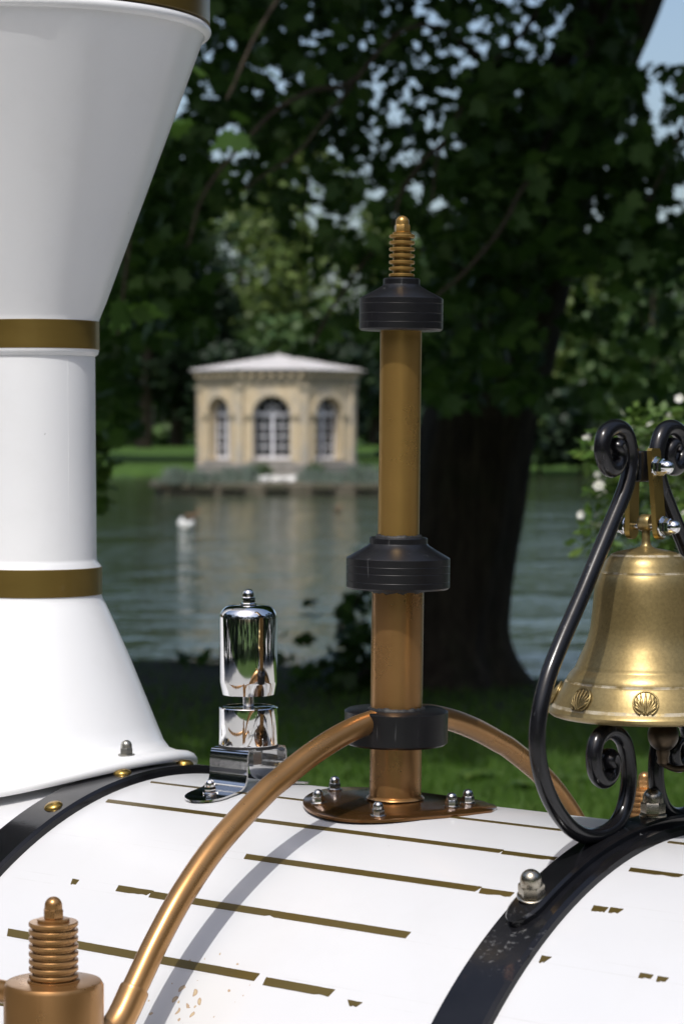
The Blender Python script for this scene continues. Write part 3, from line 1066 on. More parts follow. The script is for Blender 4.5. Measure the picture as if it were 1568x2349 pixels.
for k in WIN:
    hw, sill, spr = WIN[k]
    mb = MB()
    arch_band(mb, hw, spr, hw + .02, hw + .26, -.07, .05)
    for s in (-1, 1):
        mb.box(s * (hw + .14) - .12, s * (hw + .14) + .12, -.045, .05, Hp + .03, spr - .13)
    face_obj(mb, 'arch_surround', M['limestone'], k, pav)
    for s in (-1, 1):
        mb = MB().box(s * (hw + .17) - .20, s * (hw + .17) + .20, -.12, .05, spr - .125, spr - .004)
        face_obj(mb, 'impost', M['cornice_stone'], k, pav)
    mb = MB().box(-hw - .16, hw + .16, -.13, .25, sill - .13, sill - .003)
    face_obj(mb, 'sill', M['plinth_stone'], k, pav)
    # window joinery
    m, nrm, tan = face_mat(k)
    mb = MB()
    d0, d1 = .44, .54
    mb.box(-hw, -hw + .07, d0, d1, sill + .005, spr); mb.box(hw - .07, hw, d0, d1, sill + .005, spr)
    mb.box(-.07, .07, d0 - .01, d1, sill + .005, spr - .05)
    mb.box(-hw + .002, hw - .002, d0 - .02, d1 + .01, spr - .05, spr + .12)
    mb.box(-hw + .07, hw - .07, d0, d1, sill + .006, sill + .14)
    arch_band(mb, hw, spr + .12, hw - .13, hw - .002, d0, d1)
    win = face_obj(mb, 'window', M['frame_white'], k, pav)
    bars = MB()
    zt_, zb_ = spr - .05, sill + .14
    nr = 4
    for s in (-1, 1):
        xc = s * (.07 + (hw - .07)) / 2
        bars.box(xc - .02, xc + .02, d0 + .02, d1 - .02, zb_, zt_)
        for r in range(1, nr):
            zz = zb_ + (zt_ - zb_) * r / nr
            xa, xb = sorted((s * .07, s * (hw - .07)))
            bars.box(xa, xb, d0 + .024, d1 - .024, zz - .021, zz + .021)
    for a in (45, 90, 135):
        ca, sa = math.cos(math.radians(a)), math.sin(math.radians(a))
        p0 = Vector((0, (d0 + d1) / 2, spr + .12)); p1 = p0 + Vector((ca, 0, sa)) * (hw - .12)
        bars.sweep([p0, p1], .025, n=6)
    arch_band(bars, hw, spr + .12, .24, .29, d0 + .03, d1 - .03, 10)
    me = bars.mesh('glazing_bars', M['frame_white'], 30); fixn(me)
    link('glazing_bars', me, win)
    wpx = (hw - .07 - .07) / 2
    hpz = (zt_ - zb_) / nr
    pane_me = MB().box(-wpx / 2 + .02, wpx / 2 - .02, -.006, .006, -hpz / 2 + .021, hpz / 2 - .021).mesh('pane', M['glass'], 0)
    for s in (-1, 1):
        for cix in range(2):
            for r in range(nr):
                x = s * (.07 + wpx * (cix + .5))
                link('pane', pane_me, win, (x, (d0 + d1) / 2 + random.uniform(-.004, .004), zb_ + hpz * (r + .5)), (random.uniform(-.012, .012), 0, random.uniform(-.012, .012)))
    # fanlight glass
    fan = MB()
    N = 16
    rr = hw - .13
    vs_ = [(0, d0 + .05, spr + .12)] + [(-rr * math.cos(math.pi * i / N), d0 + .05, spr + .12 + rr * math.sin(math.pi * i / N)) for i in range(N + 1)]
    fan.add(vs_, [(0, i, i + 1) for i in range(1, N + 1)])
    link('fanlight', fan.mesh('fanlight', M['glass'], 0), win)
# corner pilasters with capitals
for k in range(-2, 3):
    a = ROT - math.pi / 2 + math.pi / 8 + (k - .0) * math.pi / 4 - math.pi / 4
    rot = (0, 0, a + math.pi / 2)
    p = Vector((math.cos(a), math.sin(a), 0)) * (RC - .02)
    pil = MB().box(-.17, .17, -.10, .2, Hp + .02, Hw - .62).build('pilaster', M['limestone'], pav, 30, p, rot)
    MB().box(-.22, .22, -.16, .2, Hw - .618, Hw - .40, .02).build('capital', M['cornice_stone'], pil, 30)
octo(RC + .08, RC + .10, Hw - .38, Hw - .05).build('frieze', M['cornice_stone'], pav, 30)
cor = octo(RC + .28, RC + .36, Hw + .10, Hw + .26).build('cornice', M['cornice_stone'], pav, 30)
octo(RC + .14, RC + .20, Hw - .048, Hw + .098).build('bed_moulding', M['cornice_stone'], pav, 30)
mod_me = MB().box(-.10, .10, -.16, .1, Hw - .06, Hw + .095).mesh('modillion', M['limestone'], 0)
for k in (-1, 0, 1):
    m, nrm, tan = face_mat(k)
    for i in range(7):
        s = (i - 3) * side / 6.6
        link('modillion', mod_me, cor, nrm * (apo + .10) + tan * s, m.to_3x3())
roof = octo(RC + .42, .12, Hw + .262, Hw + .94).build('roof', M['lead_roof'], pav, 20)
# standing seams of the lead sheets
for k in range(8):
    a = ROT - math.pi / 2 + math.pi / 8 + k * math.pi / 4
    p0 = Vector(((RC + .42) * math.cos(a), (RC + .42) * math.sin(a), Hw + .27)); p1 = Vector((.1 * math.cos(a), .1 * math.sin(a), Hw + .95))
    MB().sweep([p0, p1], .035, n=6).build('roof_roll', M['lead_roof'], roof)
MB().lathe([(.16, Hw + .90), (.17, Hw + .96), (.06, Hw + .99), (.07, Hw + 1.03), (.02, Hw + 1.07)], 16).build('roof_finial', M['lead_roof'], roof)
# reeds and bushes on the island edge
def reed_clump(px, wpx, Yr, h, n, label, mat='reed'):
    c = at(px, 1100, Yr)
    root = empty('reed_clump', (c.x, Yr, ZW + .5))
    v_, f_ = [], []
    for k in range(n):
        x = rng.normal() * wpx * PXM * .4; y = rng.normal() * .25; hh = h * rng.uniform(.55, 1.1); a = rng.uniform(-.3, .3)
        w_ = rng.uniform(.018, .04)
        i = len(v_)
        v_ += [(x - w_, y, 0), (x + w_, y, 0), (x + hh * math.sin(a) * .4 + w_ * .6, y + rng.normal() * .05, hh * .6), (x + hh * math.sin(a), y, hh)]
        f_ += [(i, i + 1, i + 2), (i, i + 2, i + 3)]
    o = link('blades', mesh_np('blades', v_, f_, M[mat]), root); o['kind'] = 'stuff'
    tag(root, label, 'reeds', 'reed clumps along the island edge')


for px, w, h, n, lab in [(405, 34, .75, 220, 'pale grey-green reeds at the left end of the island'), (460, 40, .62, 200, 'pale reeds below the left wall of the pavilion'), (525, 46, .70, 230, 'grey-green reeds below the left window of the pavilion'), (575, 26, .85, 130, 'taller green clump left of the resting swans'), (715, 40, .66, 200, 'green clump right of the resting swans'), (765, 40, .60, 200, 'grey reeds below the right window of the pavilion'), (835, 46, .80, 260, 'tall pale reeds at the right corner of the pavilion'), (1000, 60, .8, 200, 'reeds on the island hidden behind the bronze pole')]:
    reed_clump(px, w, icy - 6.05 + random.uniform(-.1, .2), h, n, lab)
for px, w, lab in [(850, .9, 'green bush at the right end of the pavilion plinth'), (600, .45, 'small dark bush at the pavilion plinth behind the swans'), (720, .45, 'small green bush below the right pavilion window')]:
    p = at(px, 1090, icy - 5.2)
    r, _ = bush('island_bush', lab, 'bush', (p.x, icy - 5.2, ZW + .95), w, .4, .45, 260, (.12, .22), M['far_green'], RHOMB, RHOMB_T, stems=0, thr=-.6, sc=1, zmin=ZW + .5)


# ------------------------------------------------------------------ swans and duck
def swan(name, label, pos, rz, s=1.0, neck='up', group=None, floating=True):
    root = empty(name, pos, rz)
    root.scale = (s, s, s)
    prof = [(-.42, .02, .26), (-.34, .09, .20), (-.2, .17, .16), (0, .20, .15), (.18, .17, .15), (.30, .09, .17), (.35, .03, .19)]
    pts = spline([(x, 0, z, r) for x, r, z in prof], 24)
    mb = MB()
    mb.sweep([q[:3] for q in pts], [q[3] * .8 for q in pts], [q[3] for q in pts], n=18, side=(0, 1, 0))
    mb.build('body', M['feather'], root, 60)
    for sd in (-1, 1):
        w = spline([(.16, sd * .14, .20, .03), (.0, sd * .19, .24, .09), (-.2, sd * .15, .26, .08), (-.42, sd * .05, .30, .01)], 16)
        MB().sweep([q[:3] for q in w], [q[3] for q in w], [q[3] * .45 for q in w], n=12, side=(0, 1, 0)).build('wing', M['feather'], root, 60)
    if neck == 'up':
        nk = [(.26, 0, .20), (.36, 0, .34), (.30, 0, .50), (.28, 0, .64), (.36, 0, .72)]
    else:
        nk = [(.26, 0, .20), (.34, 0, .32), (.26, .04, .38), (.12, .08, .34), (.04, .10, .30)]
    MB().sweep(spline(nk, 20), .035, n=10).build('neck', M['feather'], root, 60)
    e_ = Vector(nk[-1]); d_ = (e_ - Vector(nk[-2])).normalized()
    MB().sweep([e_ - d_ * .05, e_, e_ + d_ * .06, e_ + d_ * .11], [.03, .045, .04, .018], n=10).build('head', M['feather'], root, 60)
    MB().sweep([e_ + d_ * .10, e_ + d_ * .19], [.018, .008], n=8).build('beak', M['beak'], root, 60)
    tag(root, label, 'swan', group)


ps = at(426, 1216, 64.5)
swan('swan', 'white swan swimming on the open water left of the pavilion reflection', (ps.x, 64.5, ZW - .06), math.radians(110), .95, 'tucked')
for px, rz, lab in [(603, 20, 'white swan resting on the island edge, leftmost of three'), (635, 160, 'white swan resting on the island edge, middle of three'), (664, -20, 'white swan resting on the island edge, rightmost of three')]:
    p = at(px, 1100, icy - 5.9)
    swan('swan', lab, (p.x, icy - 5.95, ZW + .52), math.radians(rz), .78, 'tucked', 'swans resting on the island')


def duck(label, pos, rz):
    root = empty('duck', pos, rz)
    pts = spline([(-.22, 0, .12, .01), (-.1, 0, .08, .07), (.06, 0, .07, .085), (.18, 0, .1, .03)], 14)
    MB().sweep([q[:3] for q in pts], [q[3] * .8 for q in pts], [q[3] for q in pts], n=12, side=(0, 1, 0)).build('body', M['duck'], root, 60)
    MB().sweep(spline([(.13, 0, .1), (.17, 0, .2), (.21, 0, .23)], 8), [.03] * 3 + [.035] * 6, n=8).build('neck', M['duck'], root, 60)
    MB().sweep([(.22, 0, .23), (.30, 0, .215)], [.018, .008], n=6).build('beak', M['beak'], root, 60)
    tag(root, label, 'duck')


p = at(408, 1186, 68); duck('small brown duck just left of the swimming swan', (p.x, 74, ZW - .02), .3)
p = at(774, 1178, 80); duck('small brown duck on the pavilion reflection near the pole', (p.x, 80, ZW - .02), 1.2)

# ================================================================== THE LOCOMOTIVE
# local frame: x along the boiler to the rear (right), y away from the viewer, z up
PHI = math.radians(38.1)
loco = empty('locomotive', (0, 2.6, 0), -PHI)
tag(loco, 'white steam-style tourist train engine with gold stripes, black straps and copper pipes', 'locomotive')
RB, ZC = .481, .778
ZT = ZC + RB


def surf(x, th, r=RB):
    """point on the boiler at angle th (degrees from the top towards the viewer)"""
    a = math.radians(th)
    return Vector((x, -r * math.sin(a), ZC + r * math.cos(a)))


def part(mb, name, mat, parent=loco, smooth=35, label=None, loc=(0, 0, 0), rot=None, fix=True):
    me = mb.mesh(name, mat, smooth)
    if fix:
        fixn(me)
        if smooth:
            me.polygons.foreach_set('use_smooth', [True] * len(me.polygons))
            me.set_sharp_from_angle(angle=math.radians(smooth))
    o = link(name, me, parent, loc, rot)
    if label: o['label'] = label
    return o


RX = Matrix.Rotation(math.pi / 2, 3, 'Y')
# boiler
mb = MB()
mb.lathe([(RB - .05, -.92), (RB - .004, -.92), (RB, -.916), (RB, -.5), (RB, 0), (RB, .5), (RB, 1.24), (RB - .004, 1.245), (RB - .05, 1.245)], 200, (0, 0, ZC), RX)
boiler = part(mb, 'boiler', M['boiler'], label='white painted boiler barrel with worn gold pinstripes', fix=True)
# smokebox door, footplate and wheels, below and outside the picture
mb = MB().lathe([(.0, -.995), (.12, -.985), (.30, -.955), (.40, -.921), (.40, -.915)], 64, (0, 0, ZC), RX, caps=False)
part(mb, 'smokebox_door', M['black'])
part(MB().box(-1.0, 1.6, -.62, .62, .24, .34, .02), 'footplate', M['black'])
part(MB().box(-.85, 1.2, -.26, .26, .33, .46, .02), 'saddle', M['black'])
for x in (-.6, .75):
    for s in (-1, 1):
        w = part(MB().lathe([(.10, -.06), (.24, -.06), (.265, -.04), (.27, 0), (.265, .04), (.24, .06), (.10, .06)], 40, (0, 0, 0), Matrix.Rotation(math.pi / 2, 3, 'X')), 'wheel', M['tyre'], loc=(x, s * .5, .27))
        part(MB().lathe([(.02, -.065), (.15, -.062), (.16, -.03), (.16, .03), (.15, .062), (.02, .065)], 32, (0, 0, 0), Matrix.Rotation(math.pi / 2, 3, 'X')), 'rim', M['white'], w)


# ---- pinstripe tape pieces
def stripe(x0, x1, th, w=.0082, s0=.35, s1=-.25, seed=0, nib=0.0):
    n = max(6, int((x1 - x0) / .006))
    n = min(n, 90)
    rr = random.Random(seed)
    mb = MB()
    dth = math.degrees(w / RB) / 2
    vs_ = []
    for i in range(n + 1):
        t = i / n
        for j, e in enumerate((-1, 1)):
            sh = (s0 * (1 - t) + s1 * t) * e * w * (.5)
            x = x0 + (x1 - x0) * t + sh * (1 if i in (0, n) else max(0, 1 - min(i, n - i) / 3))
            jag = rr.uniform(-.012, .03)
            if nib and ((nib > .05 and i > n - 4) or rr.random() < nib * .4):
                jag += rr.uniform(0, .5) * (1 if e == 1 else .1)
            thh = th + e * dth * (1 - max(0, jag))
            vs_.append(surf(x, thh, RB + .0007))
            vs_.append(surf(x, thh, RB - .0006))
    # order per station: top-out, top-in, bottom-out, bottom-in
    fs_ = []
    for i in range(n):
        a = i * 4; b = a + 4
        fs_ += [(a, b, b + 2, a + 2), (a, a + 1, b + 1, b), (a + 2, b + 2, b + 3, a + 3)]
    fs_ += [(0, 2, 3, 1), (n * 4, n * 4 + 1, n * 4 + 3, n * 4 + 2)]
    mb.add(vs_, fs_)
    me = mb.mesh('stripe', M['tape'], 30); fixn(me)
    return link('stripe', me, boiler)


STR = [(-.243, .000, 4.7, .005), (.150, .360, 4.2, .006), (-.240, .2855, 13.7, .0078), (.2875, .360, 13.9, .0078), (.021, .3085, 22.7, .0088), (.3115, .3475, 22.9, .0088),
       (-.156, -.148, 32.0, .008), (-.092, -.047, 31.9, .0085), (-.0455, .278, 32.05, .0088), (-.186, .1475, 41.3, .009), (.1585, .2385, 41.6, .009), (-.30, .02, 50.4, .009),
       (.423, .80, 3.8, .006), (.432, .487, 14.1, .0078), (.437, .4515, 23.2, .0085), (.4545, .466, 23.1, .0085), (.426, .4335, 32.45, .009), (.528, .5405, 32.5, .006), (.546, .5555, 32.6, .0065),
       (.60, 1.1, 14.2, .0078), (.60, .95, 41.6, .009)]
for i, (x0, x1, th, w) in enumerate(STR):
    stripe(x0, x1, th, w, random.uniform(.1, .6), random.uniform(-.6, .1), i, .10 if (x1 - x0) < .1 else .015)
# a chip of bare primer
stripe(.262, .2745, 42.4, .006, .9, -.6, 77, .4)


# ---- straps
def strap(x0, x1, th0, th1, t, label):
    prof = [(x0, -.002), (x0, t - .003), (x0 + .003, t), (x1 - .005, t), (x1 - .0012, t - .003), (x1, -.002)]
    mb = MB()
    n = 160
    for i in range(n + 1):
        th = th0 + (th1 - th0) * i / n
        for x, h in prof:
            mb.v.append(tuple(surf(x, th, RB + h)))
    k = len(prof)
    for i in range(n):
        for j in range(k):
            mb.f.append((i * k + j, i * k + (j + 1) % k, (i + 1) * k + (j + 1) % k, (i + 1) * k + j))
    mb.f.append(tuple(range(k))); mb.f.append(tuple(n * k + j for j in range(k)))
    return part(mb, 'strap', M['black_strap'], label=label, smooth=25)


strapF = strap(-.309, -.2535, -100, 100, .0095, 'glossy black strap with gold rivets at the chimney')
strapR = strap(.3615, .4186, -100, 100, .0085, 'scratched black strap under the bell stand')
riv = MB().lathe([(.0105, -.002), (.0105, .0008), (.0088, .003), (.005, .0046), (.0008, .005)], 24).mesh('rivet', M['rivet_gold'], 50)
fixn(riv)
for th in (-28, -18, -6.5, 5.9, 19.1, 32.5, 46, 60):
    link('rivet', riv, strapF, surf(-.2765, th, RB + .0094), (math.radians(th), 0, 0))


# ---- dome nuts
def nut_mesh(name, mat, washer=True, wr=.70):
    """acorn nut about 1 wide across corners, base at z = 0"""
    mb = MB()
    z0 = 0
    if washer:
        mb.lathe([(wr - .02, 0), (wr, .03), (wr, .10), (wr - .04, .13)], 32)
        z0 = .1305
    hx = lambda r, z: [(r * math.cos(math.pi / 3 * k), r * math.sin(math.pi / 3 * k), z) for k in range(6)]
    v = hx(.50, z0) + hx(.545, z0 + .06) + hx(.545, z0 + .44) + hx(.50, z0 + .52)
    f = [(r * 6 + k, r * 6 + (k + 1) % 6, r * 6 + 6 + (k + 1) % 6, r * 6 + 6 + k) for r in range(3) for k in range(6)]
    f += [tuple(range(5, -1, -1)), tuple(range(18, 24))]
    mb.add(v, f)
    z1 = z0 + .50
    prof = [(.46, z1), (.45, z1 + .18)]
    for i in range(1, 9):
        a = math.pi / 2 * i / 8.3
        prof.append((.45 * math.cos(a), z1 + .18 + .45 * math.sin(a)))
    mb.lathe(prof, 28)
    me = mb.mesh(name, mat, 32); fixn(me)
    me.polygons.foreach_set('use_smooth', [True] * len(me.polygons))
    me.set_sharp_from_angle(angle=math.radians(32))
    return me


NUT = {k: nut_mesh('cap_nut', M[k], w, .60 if k == 'nickel' else .68) for k, w in (('steel', True), ('chrome', True), ('zinc', True), ('nickel', True), ('bronze', False), ('copper', False))}


def nut(kind, parent, loc, size, rot=(0, 0, 0), label=None):
    o = link('cap_nut', NUT[kind], parent, loc, rot, size)
    if label: o['label'] = label
    return o


# ---- chimney
CX = -.465
chim_prof_up = [(.1165 * 0 + .0785, 1.4585), (.0785, 1.4925), (.0735, 1.4985), (.0728, 1.503), (.0722, 1.62), (.0718, 1.7425), (.0752, 1.7450), (.0765, 1.7490), (.0765, 1.784), (.0785, 1.7905), (.0850, 1.806), (.2005, 2.1185), (.2035, 2.124)]


def saddle(r, psi):
    y = r * math.sin(psi)
    return math.sqrt(max(1e-6, RB * RB - y * y)) + ZC


rings = [(.0785, 1.4583, 0), (.0800, 1.4535, 0), (.0835, 1.447, .0), (.0938, 1.4245, .0), (.1130, 1.3787, .06), (.1330, 1.3255, .28), (.1445, 1.297, .55), (.1520, 1.2815, .78), (.1590, 1.2745, .92), (.1690, 1.2725, .97), (.1835, 1.2728, .97), (.1890, 1.2712, .97), (.1925, 1.2670, .97), (.1930, 1.2630, .97), (.1920, 1.2600, .97), (.17, 1.2600, .97), (.10, 1.2600, .97)]
OFFS = .0105
mb = MB()
n = 128
for r, z, w in rings[::-1]:
    for k in range(n):
        ps = 2 * math.pi * k / n
        zz = z + OFFS * (1 if z < 1.30 else max(0, (1.40 - z) / .10)) - w * (ZT - saddle(r, ps))
        mb.v.append((CX + r * math.cos(ps), r * math.sin(ps), zz))
m0 = len(rings)
for r, z in chim_prof_up:
    for k in range(n):
        ps = 2 * math.pi * k / n
        mb.v.append((CX + r * math.cos(ps), r * math.sin(ps), z))
m = m0 + len(chim_prof_up)
for j in range(m - 1):
    for k in range(n):
        mb.f.append((j * n + k, j * n + (k + 1) % n, (j + 1) * n + (k + 1) % n, (j + 1) * n + k))
chimney = part(mb, 'chimney', M['white'], label='tall white flared chimney with gold bands', smooth=40)


def ringlathe(prof, name, mat, label=None, nn=128):
    return part(MB().lathe(prof, nn, (CX, 0, 0), caps=False), name, mat, chimney, 40, label)


ringlathe([(.0765, 1.7505), (.0772, 1.7510), (.0772, 1.7835), (.0765, 1.7840)], 'band', M['band'], 'gold band below the flared top')
ringlathe([(.0784, 1.4592), (.0794, 1.4597), (.0794, 1.4915), (.0784, 1.4920)], 'band', M['band'], 'gold band above the conical foot')
bead = [(.2030, 2.122)] + [(.2045 + .0062 * math.sin(a), 2.1285 - .0062 * math.cos(a)) for a in [math.pi * i / 10 for i in range(11)]] + [(.203, 2.136)]
ringlathe(bead, 'rim', M['white'])
ringlathe([(.2040, 2.1345), (.2092, 2.137), (.2095, 2.145), (.2095, 2.205), (.2075, 2.21), (.19, 2.215), (.10, 2.218), (.10, 2.10)], 'crown_band', M['band'], 'brown gold band round the chimney top')
# lap seams of the rolled sheet
for z0, z1, r0_, r1_, azd in ((1.5035, 1.7415, .0727, .0718, 40),):
    az_ = math.radians(azd) - math.pi / 2 + PHI
    pts_ = [(CX + (r0_ + (r1_ - r0_) * t) * math.cos(az_), (r0_ + (r1_ - r0_) * t) * math.sin(az_), z0 + (z1 - z0) * t) for t in [i / 12 for i in range(13)]]
    part(MB().sweep(pts_, .0003, n=6), 'seam', M['white'], chimney, 60)
for psi in (8.5, 100, 188, 280):
    a = math.radians(psi)
    r = .1735
    z = saddle(r, a) + (1.2728 - ZT) + OFFS - .0005
    nut('zinc', chimney, (CX + r * math.cos(a), -r * math.sin(a), z), .0142, (0, 0, .3), 'dull zinc dome nut on the chimney flange')

# ---- whistle
WX = -.132
sw = 4.835e-4


def wz(y): return 1.65 + (996.3 - y) * sw


whistle = empty('whistle', (0, 0, 0), 0, loco)
whistle['label'] = 'chrome steam whistle on a bent steel bracket'
pr = [(.0, wz(1594)), (57 * sw, wz(1594.5)), (60 * sw, wz(1593.5)), (63 * sw, wz(1580)), (65.6 * sw, wz(1567)), (66.2 * sw, wz(1563)), (66.6 * sw, wz(1500)), (67 * sw, wz(1418))]
for i in range(1, 10):
    a = math.pi / 2 * i / 9
    pr.append(((37 + 30 * math.cos(a)) * sw, wz(1418 - 30 * math.sin(a))))
pr += [(20 * sw, wz(1387.6)), (.0005, wz(1387.2))]
part(MB().lathe(pr, 72, (WX, 0, 0), caps=False), 'whistle_dome', M['chrome'], whistle, 40)
part(MB().lathe([(13 * sw, wz(1628)), (13 * sw, wz(1592))], 32, (WX, 0, 0)), 'stem', M['steel'], whistle)
part(MB().lathe([(.0, wz(1709)), (67 * sw, wz(1709)), (67.8 * sw, wz(1707)), (67.8 * sw, wz(1624)), (66.5 * sw, wz(1622.4)), (60 * sw, wz(1622)), (57 * sw, wz(1623.5)), (.0, wz(1623.5))], 72, (WX, 0, 0), caps=False), 'whistle_base', M['chrome'], whistle, 30)
part(MB().lathe([(.0, wz(1716.5)), (67 * sw, wz(1716.5)), (69 * sw, wz(1714)), (69 * sw, wz(1710.5)), (66 * sw, wz(1709.3)), (0, wz(1709.3))], 64, (WX, 0, 0), caps=False), 'gasket', M['rubber'], whistle, 30)
nut('chrome', whistle, (WX, 0, wz(1388.5)), 30 * sw, (0, 0, .4))
# bracket: an inverted U of sheet with out-turned feet
path = []
zt_b = wz(1717.5) - .0012
HB = zt_b - ZT
for y, z in [(-.093, 0), (-.075, 0), (-.058, 0), (-.046, .0008), (-.0375, .005), (-.034, .013), (-.0335, .022), (-.033, HB - .009), (-.0315, HB - .003), (-.027, HB), (0, HB), (.027, HB), (.0315, HB - .003), (.033, HB - .009), (.0335, .022), (.034, .013), (.0375, .005), (.046, .0008), (.058, 0), (.075, 0), (.093, 0)]:
    path.append((y, z))
mb = MB()
W0 = .027
dense = spline([(0, y, z) for y, z in path], 240)
for i, q in enumerate(dense):
    y, z = q[1], q[2]
    foot = min(1, max(0, (abs(y) - .066) / .027))
    hw = W0 * (1.0 if z > .02 else 1.0)
    hwf = hw * (math.sqrt(max(.0, 1 - foot ** 2)) if foot > 0 else 1)
    hwf = max(hwf, .0015)
    zs = ZT + z + .0025 - (RB - math.sqrt(RB * RB - y * y)) * (1 if z < .02 else 0)
    i0 = max(0, i - 1); i1 = min(len(dense) - 1, i + 1)
    ty, tz = dense[i1][1] - dense[i0][1], dense[i1][2] - dense[i0][2]
    L = math.hypot(ty, tz) or 1
    ny, nz = -tz / L, ty / L
    th = .0011
    for sx, st in ((-1, 1), (1, 1), (1, -1), (-1, -1)):
        mb.v.append((WX + sx * hwf, y + ny * th * st, zs + nz * th * st + .0006 * noise.noise(Vector((sx * 3, y * 60, z * 60)))))
for i in range(len(dense) - 1):
    for j in range(4):
        mb.f.append((i * 4 + j, i * 4 + (j + 1) % 4, i * 4 + 4 + (j + 1) % 4, i * 4 + 4 + j))
mb.f.append((0, 1, 2, 3)); mb.f.append(tuple((len(dense) - 1) * 4 + j for j in range(4)))
part(mb, 'bracket', M['polished'], whistle, 30, 'bent polished steel bracket')
for s in (-1, 1):
    y = s * .064
    nut('chrome', whistle, (WX, y, ZT - (RB - math.sqrt(RB * RB - y * y)) + .0035), .0125, (-s * .12, 0, .2))
part(MB().lathe([(.0085, -.018), (.0095, -.016), (.0095, -.002), (.0085, 0)], 6, (WX + .004, .006, zt_b - .001)), 'bolt_head', M['steel'], whistle, 20)

# ---- bronze standpipe
pole = empty('standpipe', (.0717, 0, ZT), 0, loco)
pole['label'] = 'upright bronze pipe with three black collars and a ringed finial'
LEAN = math.atan2(.0087, .611)
pole.rotation_euler = (0, LEAN, 0)
sp_ = 4.607e-4


def pz(y): return (1.65 + (996.3 - y) * sp_) - ZT


part(MB().lathe([(.0276, -.004), (.0276, pz(1500)), (.0276, pz(1352))], 72), 'pipe', M['copper'], pole, label='wider lower pipe')
part(MB().lathe([(.0219, pz(1300)), (.0219, pz(1000)), (.0219, pz(752))], 72), 'pipe', M['bronze'], pole, label='narrower upper pipe')
C = 119 * sp_
part(MB().lathe([(.02, pz(1708)), (C - .003, pz(1708)), (C, pz(1703)), (C, pz(1632)), (C - .003, pz(1628)), (.02, pz(1628))], 96), 'collar', M['black_plastic'], pole, label='plain black collar that holds the side pipes')


def collar(ys, rs, grooves, label):
    prof = [(.015, pz(ys[3])), (rs[2] - .002, pz(ys[3])), (rs[2], pz(ys[3]) + .002)]
    for g in grooves:
        z = pz(g)
        prof += [(rs[2], z - .0005), (rs[2] - .0004, z), (rs[2], z + .0005)]
    prof += [(rs[2], pz(ys[2]) - .001), (rs[2] - .001, pz(ys[2])), (rs[1] * .66 + rs[2] * .34, pz(ys[1] * .62 + ys[2] * .38)), (rs[1] + .0015, pz(ys[1]) - .001), (rs[1], pz(ys[1]) + .0008), (rs[1], pz(ys[0]) - .0012), (rs[1] - .0012, pz(ys[0])), (.015, pz(ys[0]))]
    return part(MB().lathe(prof, 96), 'collar', M['black_plastic'], pole, 25, label)


collar((1232, 1248, 1278, 1350), (0, 66.8 * sp_, C), (1332, 1312, 1296), 'black turned collar with sloped shoulder at mid height')
collar((640, 656, 685, 760), (0, 41.7 * sp_, 95.6 * sp_), (741, 721, 699), 'smaller black turned collar near the top')
# sealant bead squeezed out above and below the collars
for y0, r0, up in ((1232, .0219, 1), (1628, .0276, 1), (1351, .0276, -1)):
    mb = MB()
    n = 60
    for j, (dr, dz) in enumerate(((.0, .0035), (.0018, .003), (.0034, .0006), (.0036, -.0004))):
        for k in range(n):
            a = 2 * math.pi * k / n
            nn = .55 + .75 * abs(noise.noise(Vector((math.cos(a) * 3.5, math.sin(a) * 3.5, y0 * .1)))) * 1.6
            mb.v.append(((r0 + dr * nn) * math.cos(a), (r0 + dr * nn) * math.sin(a), pz(y0) + up * dz * nn))
    for j in range(3):
        for k in range(n):
            mb.f.append((j * n + k, j * n + (k + 1) % n, (j + 1) * n + (k + 1) % n, (j + 1) * n + k))
    part(mb, 'sealant', M['rubber'], pole, 60)


def finial(z0, pitch, nrings, rr, rc, th, mat, parent, nutk, nsize, top_r):
    prof = [(rc, z0)]
    z = z0
    for i in range(nrings):
        zc_ = z0 + pitch * (i + .5)
        b = th * .2
        prof += [(rc, zc_ - th / 2), (rr - b, zc_ - th / 2), (rr, zc_ - th / 2 + b), (rr, zc_ + th / 2 - b), (rr - b, zc_ + th / 2), (rc, zc_ + th / 2)]
    zt = z0 + pitch * (nrings - .5) + th / 2
    prof += [(top_r, zt), (top_r, zt + th * .55), (top_r * .9, zt + th * .65), (.001, zt + th * .66)]
    o = part(MB().lathe(prof, 64), 'finial', M[mat], parent, 30)
    nut(nutk, parent, (0, 0, zt + th * .64), nsize, (0, 0, .35))
    return o


finial(pz(641), 14.8 * sp_, 7, 29.3 * sp_, 21 * sp_, 8 * sp_, 'bronze', pole, 'bronze', 34 * sp_, 22 * sp_)
# teardrop base plate, following the boiler curve
out = []
rp = .098
tip = Vector((.118, .008))
for k in range(72):
    a = math.radians(38 + (322 - 38) * k / 71)
    out.append(Vector((rp * math.cos(a), rp * math.sin(a))))
end = out[-1]; start = out[0]
for t in (.33, .66, .90): out.append(end.lerp(tip, t) + Vector((.006 * math.sin(math.pi * t), -.006 * math.sin(math.pi * t))))
out.append(tip)
for t in (.10, .34, .67): out.append(tip.lerp(start, t) + Vector((.006 * math.sin(math.pi * t), .006 * math.sin(math.pi * t))))
mb = MB()
N = len(out)
lv = []
for sc, dz in ((1.0, .0015), (1.0, .0038), (.988, .0046), (.7, .0046), (.4, .0046), (.15, .0046)):
    for p in out:
        x, y = p.x * sc, p.y * sc
        mb.v.append((x, y, dz - (RB - math.sqrt(RB * RB - y * y)) * .85))
for j in range(5):
    for k in range(N):
        mb.f.append((j * N + k, j * N + (k + 1) % N, (j + 1) * N + (k + 1) % N, (j + 1) * N + k))
mb.f.append(tuple(5 * N + k for k in range(N)))
plate = part(mb, 'base_plate', M['brown_plate'], pole, 40, 'brown teardrop base plate')
